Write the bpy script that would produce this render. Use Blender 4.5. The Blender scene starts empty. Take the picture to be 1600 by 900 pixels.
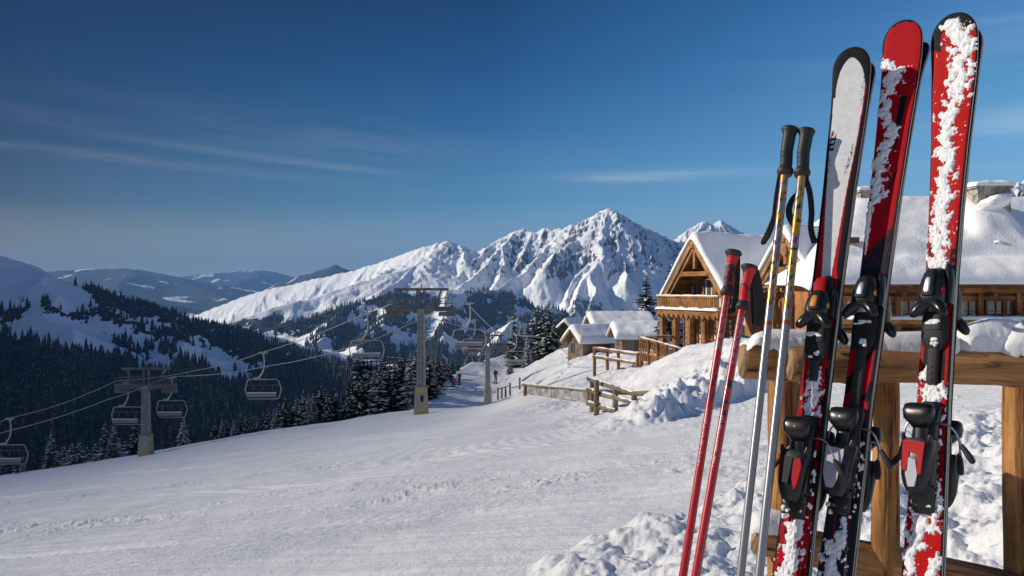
import bpy, bmesh, math, random
import numpy as np
from mathutils import Vector, Matrix
random.seed(7)
rng = np.random.default_rng(11)
S = bpy.context.scene
COL = S.collection
HAZE = 7.5e-5
F = 1244.0                      # focal length in photo pixels (1600 wide)

def P(px, py, d):
    """point seen at photo pixel (px,py) at depth d; camera at origin looking along +Y"""
    return Vector(((px - 800) / F * d, d, -(py - 450) / F * d))
def srgb(r, g, b):
    f = lambda c: (c / 255 / 12.92) if c / 255 <= 0.04045 else ((c / 255 + 0.055) / 1.055) ** 2.4
    return (f(r), f(g), f(b), 1.0)

# ------------------------------------------------------------------ noise
def _hash(xi, yi, seed):
    h = (xi.astype(np.int64) * 374761393 + yi.astype(np.int64) * 668265263 + seed * 974634777) & 0xffffffff
    h = ((h ^ (h >> 13)) * 1274126177) & 0xffffffff
    h = ((h ^ (h >> 16)) * 2246822519) & 0xffffffff
    return ((h ^ (h >> 15)) & 0xffffff) / float(0x1000000)
def pn(x, y, seed=0):
    x = np.asarray(x, float); y = np.asarray(y, float)
    xi = np.floor(x); yi = np.floor(y); xf = x - xi; yf = y - yi
    u = xf * xf * xf * (xf * (xf * 6 - 15) + 10); v = yf * yf * yf * (yf * (yf * 6 - 15) + 10)
    def g(dx, dy):
        a = _hash(xi + dx, yi + dy, seed) * 2 * np.pi
        return np.cos(a) * (xf - dx) + np.sin(a) * (yf - dy)
    a = g(0, 0); b = g(1, 0); c = g(0, 1); d = g(1, 1)
    return ((a + u * (b - a)) * (1 - v) + (c + u * (d - c)) * v) * 1.5
def fbm(x, y, o=4, lac=2.03, gain=0.5, seed=0):
    s = 0; a = 1.0
    for i in range(o):
        s = s + a * pn(x, y, seed + i * 17); x = x * lac + 3.1; y = y * lac - 1.7; a *= gain
    return s
def ridged(x, y, o=5, lac=2.1, gain=0.5, seed=0):
    s = 0; a = 1.0; w = 1.0
    for i in range(o):
        n = 1 - np.abs(pn(x, y, seed + i * 13)); n = n * n * w
        s = s + a * n; w = np.clip(n * 1.6, 0, 1); x = x * lac + 5.2; y = y * lac + 1.3; a *= gain
    return s
def worley(x, y, seed=0):
    x = np.asarray(x, float); y = np.asarray(y, float)
    xi = np.floor(x); yi = np.floor(y); best = np.full(x.shape, 9.0)
    for dx in (-1, 0, 1):
        for dy in (-1, 0, 1):
            cx = xi + dx + _hash(xi + dx, yi + dy, seed); cy = yi + dy + _hash(xi + dx, yi + dy, seed + 5)
            best = np.minimum(best, (x - cx) ** 2 + (y - cy) ** 2)
    return np.sqrt(best)
def sstep(a, b, x):
    t = np.clip((x - a) / (b - a), 0, 1); return t * t * (3 - 2 * t)

# ------------------------------------------------------------------ object helpers
def tag(o, label=None, cat=None, group=None, kind=None):
    if label: o['label'] = label
    if cat: o['category'] = cat
    if group: o['group'] = group
    if kind: o['kind'] = kind
    return o
def empty(name, loc, label, cat, group=None, mat=None):
    o = bpy.data.objects.new(name, None); COL.objects.link(o); o.empty_display_size = 0.1
    if mat is not None: o.matrix_world = mat
    else: o.location = loc
    return tag(o, label, cat, group)
def add(name, verts, faces, mats, parent=None, smooth=True, midx=None, colors=None, auto=None):
    me = bpy.data.meshes.new(name)
    if isinstance(verts, np.ndarray) and isinstance(faces, np.ndarray):
        n = len(verts); k = faces.shape[1]; m = len(faces)
        me.vertices.add(n); me.vertices.foreach_set('co', np.ascontiguousarray(verts, dtype=np.float32).ravel())
        me.loops.add(m * k); me.loops.foreach_set('vertex_index', np.ascontiguousarray(faces, dtype=np.int32).ravel())
        me.polygons.add(m); me.polygons.foreach_set('loop_start', np.arange(0, m * k, k, dtype=np.int32))
        me.polygons.foreach_set('loop_total', np.full(m, k, dtype=np.int32))
        me.update(calc_edges=True); me.validate()
    else:
        me.from_pydata([tuple(v) for v in verts], [], [tuple(f) for f in faces]); me.update()
    for m_ in (mats if isinstance(mats, (list, tuple)) else [mats]): me.materials.append(m_)
    if midx is not None: me.polygons.foreach_set('material_index', np.asarray(midx, dtype=np.int32))
    if smooth: me.polygons.foreach_set('use_smooth', np.ones(len(me.polygons), dtype=bool))
    if colors is not None:
        for nm, c in colors.items():
            at = me.color_attributes.new(nm, 'FLOAT_COLOR', 'POINT')
            c = np.asarray(c, dtype=np.float32)
            if c.ndim == 1: c = np.repeat(c[:, None], 3, 1)
            c = np.concatenate([c[:, :3], np.ones((len(c), 1), np.float32)], 1)
            at.data.foreach_set('color', c.ravel())
    o = bpy.data.objects.new(name, me); COL.objects.link(o)
    if parent is not None: o.parent = parent
    return o
def weld_smooth(o, ang=40):
    me = o.data
    bm = bmesh.new(); bm.from_mesh(me)
    bmesh.ops.recalc_face_normals(bm, faces=bm.faces)
    for e in bm.edges:
        if len(e.link_faces) == 2 and e.calc_face_angle(0) > math.radians(ang): e.smooth = False
    bm.to_mesh(me); bm.free()
    return o
class MB:
    """collects shapes into ONE mesh"""
    def __init__(s): s.v = []; s.f = []; s.m = []; s.cm = 0
    def _add(s, vs, fs):
        b = len(s.v); s.v += [tuple(v) for v in vs]; s.f += [tuple(i + b for i in f) for f in fs]; s.m += [s.cm] * len(fs); return s
    def box(s, c, size, R=None, taper=1.0, tz=0.0):
        hx, hy, hz = size[0] / 2, size[1] / 2, size[2] / 2
        vs = []
        for z in (-1, 1):
            k = taper if z > 0 else 1
            for x, y in ((-1, -1), (1, -1), (1, 1), (-1, 1)): vs.append(Vector((x * hx * k, y * hy * k, z * hz)))
        if R is not None: vs = [R @ v for v in vs]
        c = Vector(c); vs = [v + c for v in vs]
        return s._add(vs, [(3, 2, 1, 0), (4, 5, 6, 7), (0, 1, 5, 4), (1, 2, 6, 5), (2, 3, 7, 6), (3, 0, 4, 7)])
    def bar(s, a, b, w, h=None, up=(0, 0, 1)):
        a = Vector(a); b = Vector(b); h = h or w; d = (b - a); L = d.length; d.normalize(); up = Vector(up)
        if abs(d.dot(up)) > 0.99: up = Vector((0, 1, 0))
        r = d.cross(up).normalized(); u = r.cross(d).normalized()
        R = Matrix((r, d, u)).transposed()
        return s.box((a + b) / 2, (w, L, h), R)
    def tube(s, pts, r, n=8, caps=True, up=None):
        pts = [Vector(p) for p in pts]; m = len(pts)
        rs = list(r) if hasattr(r, '__len__') else [r] * m
        vs = []; fs = []; prev = None
        for i, p in enumerate(pts):
            t = (pts[min(i + 1, m - 1)] - pts[max(i - 1, 0)]).normalized()
            if prev is None:
                a = Vector((0, 0, 1)) if abs(t.z) < 0.9 else Vector((1, 0, 0))
                x = t.cross(a).normalized()
            else:
                x = (prev - t * prev.dot(t)).normalized()
            prev = x; y = t.cross(x)
            for k in range(n):
                an = 2 * math.pi * k / n; vs.append(p + (x * math.cos(an) + y * math.sin(an)) * rs[i])
        for i in range(m - 1):
            for k in range(n):
                a = i * n + k; b = i * n + (k + 1) % n; fs.append((a, b, b + n, a + n))
        if caps: fs.append(tuple(range(n))[::-1]); fs.append(tuple(range((m - 1) * n, m * n)))
        return s._add(vs, fs)
    def strip(s, pts, widths, thick, side):
        """flat strap along pts; side = width direction"""
        vs = []; fs = []; m = len(pts); side = Vector(side)
        for i, p in enumerate(pts):
            p = Vector(p); t = (Vector(pts[min(i + 1, m - 1)]) - Vector(pts[max(i - 1, 0)])).normalized()
            w = widths[i] if hasattr(widths, '__len__') else widths
            sd = side[i] if isinstance(side, list) else side
            sd = (sd - t * sd.dot(t)).normalized(); nn = t.cross(sd)
            for a, b in ((-1, -1), (1, -1), (1, 1), (-1, 1)): vs.append(p + sd * (a * w / 2) + nn * (b * thick / 2))
        for i in range(m - 1):
            for k in range(4):
                a = i * 4 + k; b = i * 4 + (k + 1) % 4; fs.append((a, b, b + 4, a + 4))
        fs.append((3, 2, 1, 0)); fs.append(tuple((m - 1) * 4 + k for k in range(4)))
        return s._add(vs, fs)
    def prism(s, poly, a, b):
        """poly: list of 3D points; extruded by vector (b) from offset a"""
        n = len(poly); a = Vector(a); b = Vector(b)
        vs = [Vector(p) + a for p in poly] + [Vector(p) + a + b for p in poly]
        fs = [tuple(range(n))[::-1], tuple(range(n, 2 * n))] + [(i, (i + 1) % n, (i + 1) % n + n, i + n) for i in range(n)]
        return s._add(vs, fs)
    def loft(s, secs, n=20, e=3.0, caps=True):
        """secs: (z, cx, cy, hx, hy[, e]) superellipse sections in local x,y at height z"""
        vs = []; fs = []; m = len(secs)
        for sc in secs:
            z, cx, cy, hx, hy = sc[:5]; ee = sc[5] if len(sc) > 5 else e
            for k in range(n):
                an = 2 * math.pi * (k + 0.5) / n; c = math.cos(an); q = math.sin(an)
                vs.append((cx + hx * math.copysign(abs(c) ** (2 / ee), c), cy + hy * math.copysign(abs(q) ** (2 / ee), q), z))
        for i in range(m - 1):
            for k in range(n):
                a = i * n + k; b = i * n + (k + 1) % n; fs.append((a, b, b + n, a + n))
        if caps: fs.append(tuple(range(n))[::-1]); fs.append(tuple(range((m - 1) * n, m * n)))
        return s._add(vs, fs)
    def blob(s, c, r, seed=0, n=10, amp=0.25, R=None):
        """lumpy closed ball; r may be (rx,ry,rz)"""
        if not hasattr(r, '__len__'): r = (r, r, r)
        vs = []; fs = []; c = Vector(c)
        rows = n; cols = int(n * 1.6)
        ph = np.linspace(0, np.pi, rows + 1)[1:-1]
        th = np.arange(cols) * 2 * np.pi / cols
        A, B = np.meshgrid(ph, th, indexing='ij')
        X = np.sin(A) * np.cos(B); Y = np.sin(A) * np.sin(B); Z = np.cos(A)
        k = 1 + amp * (pn(X * 1.6 + seed * 3.3, Y * 1.6 + Z * 1.3 + seed, seed) + 0.5 * pn(X * 3.5 - seed, Z * 3.5 + Y * 2, seed + 3))
        for q in range(rows - 1):
            for w in range(cols):
                v = Vector((X[q, w] * r[0] * k[q, w], Y[q, w] * r[1] * k[q, w], Z[q, w] * r[2] * k[q, w]))
                if R is not None: v = R @ v
                vs.append(c + v)
        top = Vector((0, 0, r[2])); bot = Vector((0, 0, -r[2]))
        if R is not None: top = R @ top; bot = R @ bot
        vs += [c + top, c + bot]; it = len(vs) - 2; ib = it + 1
        for q in range(rows - 2):
            for w in range(cols):
                a = q * cols + w; b = q * cols + (w + 1) % cols; fs.append((a, a + cols, b + cols, b))
        for w in range(cols):
            fs.append((it, w, (w + 1) % cols)); l = (rows - 2) * cols; fs.append((ib, l + (w + 1) % cols, l + w))
        return s._add(vs, fs)
    def build(s, name, mats, parent=None, smooth=False, ang=40):
        o = add(name, s.v, s.f, mats, parent, smooth=True, midx=s.m)
        weld_smooth(o, ang if smooth else 25)
        return o
def bez(p0, p1, p2, p3, n=12):
    p0, p1, p2, p3 = map(Vector, (p0, p1, p2, p3)); out = []
    for i in range(n + 1):
        t = i / n; out.append(p0 * (1 - t) ** 3 + p1 * 3 * t * (1 - t) ** 2 + p2 * 3 * t * t * (1 - t) + p3 * t ** 3)
    return out
def grid_faces(r, c):
    i = np.arange(r - 1)[:, None] * c + np.arange(c - 1)[None, :]
    i = i.ravel(); return np.stack([i, i + 1, i + c + 1, i + c], 1)
def copy_tree(o, parent=None):
    c = o.copy(); COL.objects.link(c)
    if parent is not None: c.parent = parent; c.matrix_parent_inverse = o.matrix_parent_inverse.copy()
    for ch in list(o.children): copy_tree(ch, c)
    return c

# ------------------------------------------------------------------ materials
def mat(name, color, rough=0.6, metal=0.0, spec=0.5, noise=None, bump=None, coat=0.0, coord='Object', mixc=None, trans=0.0):
    """noise=(scale, amount): value variation; bump=(scale,strength,dist); mixc=(color, scale, lo, hi)"""
    m = bpy.data.materials.new(name); m.use_nodes = True; nt = m.node_tree; b = nt.nodes['Principled BSDF']
    b.inputs['Base Color'].default_value = (*color[:3], 1); b.inputs['Roughness'].default_value = rough
    b.inputs['Metallic'].default_value = metal; b.inputs['Specular IOR Level'].default_value = spec
    b.inputs['Coat Weight'].default_value = coat; b.inputs['Transmission Weight'].default_value = trans
    N = nt.nodes.new; L = nt.links.new
    tc = N('ShaderNodeTexCoord')
    last = None
    if mixc:
        t = N('ShaderNodeTexNoise'); t.inputs['Scale'].default_value = mixc[1]; t.inputs['Detail'].default_value = 6; t.inputs['Roughness'].default_value = 0.65
        L(tc.outputs[coord], t.inputs['Vector'])
        r = N('ShaderNodeMapRange'); r.inputs['From Min'].default_value = mixc[2]; r.inputs['From Max'].default_value = mixc[3]
        L(t.outputs['Fac'], r.inputs['Value'])
        x = N('ShaderNodeMix'); x.data_type = 'RGBA'; x.inputs['A'].default_value = (*color[:3], 1); x.inputs['B'].default_value = (*mixc[0][:3], 1)
        L(r.outputs['Result'], x.inputs['Factor']); last = x.outputs['Result']
    if noise:
        t = N('ShaderNodeTexNoise'); t.inputs['Scale'].default_value = noise[0]; t.inputs['Detail'].default_value = 5
        L(tc.outputs[coord], t.inputs['Vector'])
        r = N('ShaderNodeMapRange'); r.inputs['From Min'].default_value = 0.3; r.inputs['From Max'].default_value = 0.7
        r.inputs['To Min'].default_value = 1 - noise[1]; r.inputs['To Max'].default_value = 1 + noise[1]
        L(t.outputs['Fac'], r.inputs['Value'])
        x = N('ShaderNodeMix'); x.data_type = 'RGBA'; x.blend_type = 'MULTIPLY'; x.inputs['Factor'].default_value = 1
        if last: L(last, x.inputs['A'])
        else: x.inputs['A'].default_value = (*color[:3], 1)
        cc = N('ShaderNodeCombineColor')
        for k in ('Red', 'Green', 'Blue'): L(r.outputs['Result'], cc.inputs[k])
        L(cc.outputs['Color'], x.inputs['B']); last = x.outputs['Result']
    if last: L(last, b.inputs['Base Color'])
    if bump:
        t = N('ShaderNodeTexNoise'); t.inputs['Scale'].default_value = bump[0]; t.inputs['Detail'].default_value = 6; t.inputs['Roughness'].default_value = 0.6
        L(tc.outputs[coord], t.inputs['Vector'])
        bp = N('ShaderNodeBump'); bp.inputs['Strength'].default_value = bump[1]; bp.inputs['Distance'].default_value = bump[2]
        L(t.outputs['Fac'], bp.inputs['Height']); L(bp.outputs['Normal'], b.inputs['Normal'])
    return m
def attr_mat(name, attr, rough=0.4, coat=0.0, spec=0.5, bump=None, metal=0.0, noise=None):
    m = mat(name, (1, 1, 1), rough, metal, spec, bump=bump, coat=coat); nt = m.node_tree
    a = nt.nodes.new('ShaderNodeAttribute'); a.attribute_name = attr
    b = nt.nodes['Principled BSDF']
    if noise:
        t = nt.nodes.new('ShaderNodeTexNoise'); t.inputs['Scale'].default_value = noise[0]; t.inputs['Detail'].default_value = 6
        tc = nt.nodes.new('ShaderNodeTexCoord'); nt.links.new(tc.outputs['Object'], t.inputs['Vector'])
        r = nt.nodes.new('ShaderNodeMapRange'); r.inputs['From Min'].default_value = .3; r.inputs['From Max'].default_value = .7
        r.inputs['To Min'].default_value = 1 - noise[1]; r.inputs['To Max'].default_value = 1 + noise[1]
        nt.links.new(t.outputs['Fac'], r.inputs['Value'])
        x = nt.nodes.new('ShaderNodeVectorMath'); x.operation = 'SCALE'
        nt.links.new(a.outputs['Color'], x.inputs[0]); nt.links.new(r.outputs['Result'], x.inputs['Scale'])
        nt.links.new(x.outputs['Vector'], b.inputs['Base Color'])
    else: nt.links.new(a.outputs['Color'], b.inputs['Base Color'])
    return m
def wood(name, c1, c2, axis, scale=1.0, rough=0.75, ring=False, dark=(0.05, 0.028, 0.014)):
    """grain stretched along an object axis, cracks and tone patches"""
    m = bpy.data.materials.new(name); m.use_nodes = True; nt = m.node_tree; b = nt.nodes['Principled BSDF']; N = nt.nodes.new; L = nt.links.new
    tc = N('ShaderNodeTexCoord'); mp = N('ShaderNodeMapping')
    st = [14 * scale] * 3; st[axis] = 1.1 * scale; mp.inputs['Scale'].default_value = st
    L(tc.outputs['Object'], mp.inputs['Vector'])
    n1 = N('ShaderNodeTexNoise'); n1.inputs['Scale'].default_value = 3.0; n1.inputs['Detail'].default_value = 8; n1.inputs['Roughness'].default_value = .7; n1.inputs['Distortion'].default_value = .6
    L(mp.outputs['Vector'], n1.inputs['Vector'])
    n2 = N('ShaderNodeTexNoise'); n2.inputs['Scale'].default_value = 3.2 * scale; n2.inputs['Detail'].default_value = 4
    L(tc.outputs['Object'], n2.inputs['Vector'])
    r1 = N('ShaderNodeValToRGB'); e = r1.color_ramp.elements
    e[0].position = .37; e[0].color = (*dark, 1); e[1].position = .66; e[1].color = (*c1, 1)
    k = e.new(.45); k.color = (*c2, 1)
    L(n1.outputs['Fac'], r1.inputs['Fac'])
    mr = N('ShaderNodeMapRange'); mr.inputs['From Min'].default_value = .3; mr.inputs['From Max'].default_value = .7; mr.inputs['To Min'].default_value = .5; mr.inputs['To Max'].default_value = 1.3
    L(n2.outputs['Fac'], mr.inputs['Value'])
    vm = N('ShaderNodeVectorMath'); vm.operation = 'SCALE'; L(r1.outputs['Color'], vm.inputs[0]); L(mr.outputs['Result'], vm.inputs['Scale'])
    L(vm.outputs['Vector'], b.inputs['Base Color'])
    b.inputs['Roughness'].default_value = rough; b.inputs['Specular IOR Level'].default_value = .3
    bp = N('ShaderNodeBump'); bp.inputs['Strength'].default_value = .9; bp.inputs['Distance'].default_value = .009 / max(scale, .2)
    L(n1.outputs['Fac'], bp.inputs['Height']); L(bp.outputs['Normal'], b.inputs['Normal'])
    return m

M = {}
M['snow'] = mat('snow', (.84, .86, .90), .75, spec=.25, bump=(90, .35, .01), noise=(1.5, .03))
M['snow_fine'] = mat('packed snow', (.86, .865, .88), .7, spec=.25, bump=(350, .4, .004))
M['roof_snow'] = mat('roof snow', (.86, .868, .885), .75, spec=.2, bump=(7, .35, .08))
M['black'] = mat('black plastic', (.009, .009, .010), .30, spec=.5, noise=(25, .3), bump=(400, .05, .001))
M['dark'] = mat('dark grey plastic', (.014, .0145, .016), .55, spec=.25, noise=(30, .25))
M['rubber'] = mat('rubber', (.02, .02, .021), .7, bump=(200, .2, .001))
M['strap'] = mat('webbing', (.014, .014, .016), .8, bump=(900, .6, .001))
M['red'] = mat('red plastic', (.40, .008, .012), .55, spec=.1, noise=(20, .12))
M['white'] = mat('white plastic', (.42, .42, .47), .6, noise=(40, .08))
M['silver'] = mat('brushed steel', (.50, .50, .52), .42, metal=1.0, noise=(40, .15))
M['grey_metal'] = mat('galvanised metal', (.29, .285, .27), .6, metal=.15, noise=(2.5, .25), bump=(8, .15, .02))
M['lift_metal'] = mat('weathered lift steel', (.165, .16, .15), .6, metal=.2, noise=(1.5, .3), mixc=((.09, .08, .07), 1.2, .5, .75))
M['concrete'] = mat('concrete', (.36, .35, .32), .9, mixc=((.47, .36, .14), 1.1, .42, .55), noise=(6, .15), bump=(12, .3, .02))
M['orange'] = mat('orange plastic', (.60, .20, .02), .5)
M['log'] = wood('log wood', (.62, .32, .13), (.36, .165, .06), 0, 1.0)
M['post'] = wood('post wood', (.62, .32, .11), (.38, .165, .05), 2, 1.0)
M['endgrain'] = mat('end grain', (.36, .23, .12), .8, mixc=((.12, .065, .03), 9, .45, .62), bump=(60, .5, .004))
# ------------------------------------------------------------------ sun direction
SUN_EL = math.radians(25); SUN_AZ = math.radians(-80)       # azimuth from +Y towards +X
SUN = Vector((math.sin(SUN_AZ) * math.cos(SUN_EL), math.cos(SUN_AZ) * math.cos(SUN_EL), math.sin(SUN_EL)))
# ------------------------------------------------------------------ camera
cam = bpy.data.cameras.new('camera'); camo = bpy.data.objects.new('camera', cam); COL.objects.link(camo)
cam.sensor_width = 36; cam.lens = 36 * F / 1600; camo.rotation_euler = (math.pi / 2, 0, 0)
cam.clip_start = .05; cam.clip_end = 60000; S.camera = camo
# ------------------------------------------------------------------ sun lamp
sl = bpy.data.lights.new('sun', 'SUN'); sl.energy = 5.0; sl.angle = math.radians(.5); sl.color = (1, .905, .76)
so = bpy.data.objects.new('sun', sl); COL.objects.link(so); so.rotation_euler = SUN.to_track_quat('Z', 'Y').to_euler(); so.location = (-50, 0, 60)
# ------------------------------------------------------------------ world
W = bpy.data.worlds.new('World'); S.world = W; W.use_nodes = True; nt = W.node_tree; N = nt.nodes.new; L = nt.links.new
bg = nt.nodes['Background']; bg.inputs['Strength'].default_value = .1
sky = N('ShaderNodeTexSky'); sky.sky_type = 'NISHITA'; sky.sun_disc = False; sky.sun_elevation = SUN_EL
sky.sun_rotation = SUN_AZ; sky.altitude = 2000; sky.air_density = 1.0; sky.dust_density = .6; sky.ozone_density = 2
tc = N('ShaderNodeTexCoord'); nrm = N('ShaderNodeVectorMath'); nrm.operation = 'NORMALIZE'; L(tc.outputs['Generated'], nrm.inputs[0])
sp = N('ShaderNodeSeparateXYZ'); L(nrm.outputs['Vector'], sp.inputs[0])
def MA(op, a, b=None, c=None, clamp=False):
    n = N('ShaderNodeMath'); n.operation = op; n.use_clamp = clamp
    for i, v in enumerate((a, b, c)):
        if v is None: continue
        if isinstance(v, (int, float)): n.inputs[i].default_value = v
        else: L(v, n.inputs[i])
    return n.outputs[0]
az = MA('ARCTAN2', sp.outputs['X'], sp.outputs['Y']); el = MA('ARCSINE', sp.outputs['Z'])
def ramp(pts):
    r = N('ShaderNodeValToRGB'); e = r.color_ramp.elements
    while len(e) < len(pts): e.new(.5)
    for i, (p, c) in enumerate(pts): e[i].position = p; e[i].color = srgb(*c)
    L(MA('MULTIPLY', el, 1.0 / .6, clamp=True), r.inputs['Fac']); return r.outputs['Color']
#            el/0.6 : the sky deepens away from the bright horizon; the western half is the darker one
left = ramp([(0, (206, 186, 104)), (.06, (150, 146, 112)), (.16, (68, 84, 94)), (.27, (26, 54, 84)), (.42, (10, 44, 82)), (.58, (3, 32, 66)), (1, (2, 20, 54))])
mid = ramp([(0, (160, 184, 194)), (.08, (140, 176, 198)), (.18, (86, 144, 184)), (.3, (48, 108, 160)), (.45, (24, 78, 132)), (.6, (14, 56, 102)), (1, (8, 38, 84))])
right = ramp([(0, (190, 220, 236)), (.1, (160, 208, 236)), (.25, (112, 178, 224)), (.4, (74, 144, 200)), (.6, (46, 112, 174)), (1, (24, 72, 135))])
def mix(f, a, b, blend='MIX'):
    n = N('ShaderNodeMix'); n.data_type = 'RGBA'; n.blend_type = blend
    for k, v in (('Factor', f), ('A', a), ('B', b)):
        if isinstance(v, (int, float)): n.inputs[k].default_value = v
        elif isinstance(v, tuple): n.inputs[k].default_value = v
        else: L(v, n.inputs[k])
    return n.outputs['Result']
def mr(v, a, b, smooth=True):
    n = N('ShaderNodeMapRange'); n.interpolation_type = 'SMOOTHSTEP' if smooth else 'LINEAR'
    n.inputs['From Min'].default_value = a; n.inputs['From Max'].default_value = b; L(v, n.inputs['Value']); return n.outputs['Result']
absaz = MA('ADD', az, 0.0)
c = mix(mr(absaz, -.62, .02, False), left, mid); c = mix(mr(absaz, -.02, .62, False), c, right)
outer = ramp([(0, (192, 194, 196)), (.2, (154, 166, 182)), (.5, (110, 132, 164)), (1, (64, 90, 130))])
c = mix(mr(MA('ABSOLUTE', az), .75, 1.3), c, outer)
# thin cirrus streaks, broken by stretched noise
cm = N('ShaderNodeCombineXYZ'); L(MA('MULTIPLY', az, 3.0), cm.inputs[0]); L(MA('MULTIPLY', MA('ADD', el, MA('MULTIPLY', az, .06)), 42.0), cm.inputs[1])
cn = N('ShaderNodeTexNoise'); cn.inputs['Scale'].default_value = 1.0; cn.inputs['Detail'].default_value = 7; cn.inputs['Roughness'].default_value = .62; cn.inputs['Distortion'].default_value = .4
L(cm.outputs[0], cn.inputs['Vector'])
def streak(az0, el0, slope, w, half, amt):
    d = MA('SUBTRACT', el, MA('ADD', MA('MULTIPLY', MA('SUBTRACT', az, az0), slope), el0))
    g = MA('POWER', 2.718, MA('MULTIPLY', MA('POWER', MA('DIVIDE', d, w), 2), -1))
    q = MA('DIVIDE', MA('SUBTRACT', az, az0), half)
    g2 = MA('POWER', 2.718, MA('MULTIPLY', MA('MULTIPLY', q, q), -1))
    return MA('MULTIPLY', MA('MULTIPLY', g, g2), amt)
# DEG: az,el of photo pixels
def ae(px, py):
    x, y, z = (px - 800) / F, 1.0, -(py - 450) / F; return math.atan2(x, y), math.asin(z / math.sqrt(x * x + y * y + z * z))
tot = None
for (px, py, sl_, w, half, amt) in ((70, 234, -.06, .0065, .22, .42), (500, 257, -.085, .004, .2, .32), (985, 276, .01, .006, .14, .5), (420, 215, -.03, .022, .3, .13), (130, 355, -.1, .012, .25, .14), (1590, 205, .12, .03, .12, .32), (1560, 60, .1, .05, .2, .12), (300, 180, .0, .02, .2, .07)):
    a_, e_ = ae(px, py); s_ = streak(a_, e_, sl_, w, half, amt); tot = s_ if tot is None else MA('ADD', tot, s_)
tot = MA('MULTIPLY', tot, mr(cn.outputs['Fac'], .28, .68), clamp=True)
c = mix(tot, c, mix(mr(az, -.5, .5, False), srgb(150, 150, 152), srgb(222, 236, 244)))
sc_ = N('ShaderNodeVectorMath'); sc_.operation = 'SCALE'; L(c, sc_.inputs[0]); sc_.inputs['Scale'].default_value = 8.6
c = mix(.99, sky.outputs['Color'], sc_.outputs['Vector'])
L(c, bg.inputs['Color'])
S.view_settings.view_transform = 'Standard'; S.view_settings.look = 'None'; S.view_settings.exposure = .28; S.view_settings.gamma = 1; S.view_settings.use_curve_mapping = False
S.cycles.max_bounces = 6; S.cycles.volume_bounces = 0; S.cycles.transparent_max_bounces = 12
try: S.cycles.use_denoising = True
except Exception: pass

# ------------------------------------------------------------------ near terrain (piste and chalet shoulder)
A0, AX, AY = -1.1, .147, -.125
ctl = []          # (u, ln d, residual/d)
def cpt(px, py, d):
    u = (px - 800) / F; z = -(py - 450) / F * d; ctl.append((u, math.log(d), (z - (A0 + AX * u * d + AY * d)) / d))
def zpt(u, d): ctl.append((u, math.log(d), 0.0))
for u in (-1.05, -.85, -.64, -.42, -.2, 0): 
    for d in (1.2, 3, 7, 16, 30, 44): 
        if not (u > -.1 and d > 40): zpt(u, d)
for u in (.12, .22):
    for d in (1.2, 3, 6, 10): zpt(u, d)
for u in (.36, .5, .65, .9):
    for d in (1.2, 3, 6, 10, 15): zpt(u, d)
for q in ((0, 745, 60), (110, 729, 63), (228, 711, 66), (350, 687, 65), (440, 673, 64), (530, 661, 64), (600, 652, 63), (655, 647, 62), (-150, 772, 58),
          (228, 706, 72), (350, 684, 70), (655, 643.5, 68), (530, 659, 69), (0, 742, 66),
          (762, 645, 45), (700, 642, 60), (730, 638, 68), (762, 636, 75), (735, 625, 80), (690, 613, 82), (672, 607, 86), (705, 599, 90), (732, 580, 100), (774, 597, 92), (780, 563, 112),
          (905, 690, 13.7), (1040, 660, 15.2), (1190, 621, 18.8), (960, 672, 15), (1100, 600, 22), (1180, 578, 22.5), (1000, 640, 21),
          (1185, 533, 27), (1120, 536, 29), (1060, 551, 31), (1000, 582, 33), (960, 612, 31), (930, 640, 25), (980, 644, 22),
          (820, 619, 45), (920, 630, 37), (870, 622, 41), (870, 598, 58), (905, 572, 70), (940, 547, 85), (870, 548, 97), (1000, 543, 85), (845, 566, 106), (800, 577, 106), (820, 590, 85),
          (1000, 576, 45), (1060, 557, 46), (1083, 549, 49), (1140, 547, 47), (1240, 548, 42), (1235, 560, 30), (1300, 590, 20), (1500, 585, 19), (1500, 540, 32), (1500, 527, 42), (1650, 520, 42), (1400, 530, 42), (1100, 552, 80), (1240, 545, 80), (1500, 530, 80), (1000, 545, 120)):
    cpt(*q)
ctl = np.array(ctl)
def tps(r2): return np.where(r2 > 1e-12, r2 * np.log(r2 + 1e-12), 0)
KX, KY = 1.0, .38
cu, cv, cr = ctl[:, 0] / KX, ctl[:, 1] * KY, ctl[:, 2]
K = tps((cu[:, None] - cu) ** 2 + (cv[:, None] - cv) ** 2); n_ = len(ctl)
Am = np.zeros((n_ + 3, n_ + 3)); Am[:n_, :n_] = K + np.eye(n_) * 2e-4
Pm = np.stack([np.ones(n_), cu, cv], 1); Am[:n_, n_:] = Pm; Am[n_:, :n_] = Pm.T
wt = np.linalg.solve(Am, np.concatenate([cr, np.zeros(3)]))
EU = np.array([-1.2, -.643, -.46, -.36, -.217, -.128, -.1, -.09, -.055, -.016, .02, .1, .3, .7, 1.2])
ED = np.array([56, 63, 70, 70, 70, 70, 82, 92, 105, 116, 128, 135, 120, 115, 115])
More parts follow.
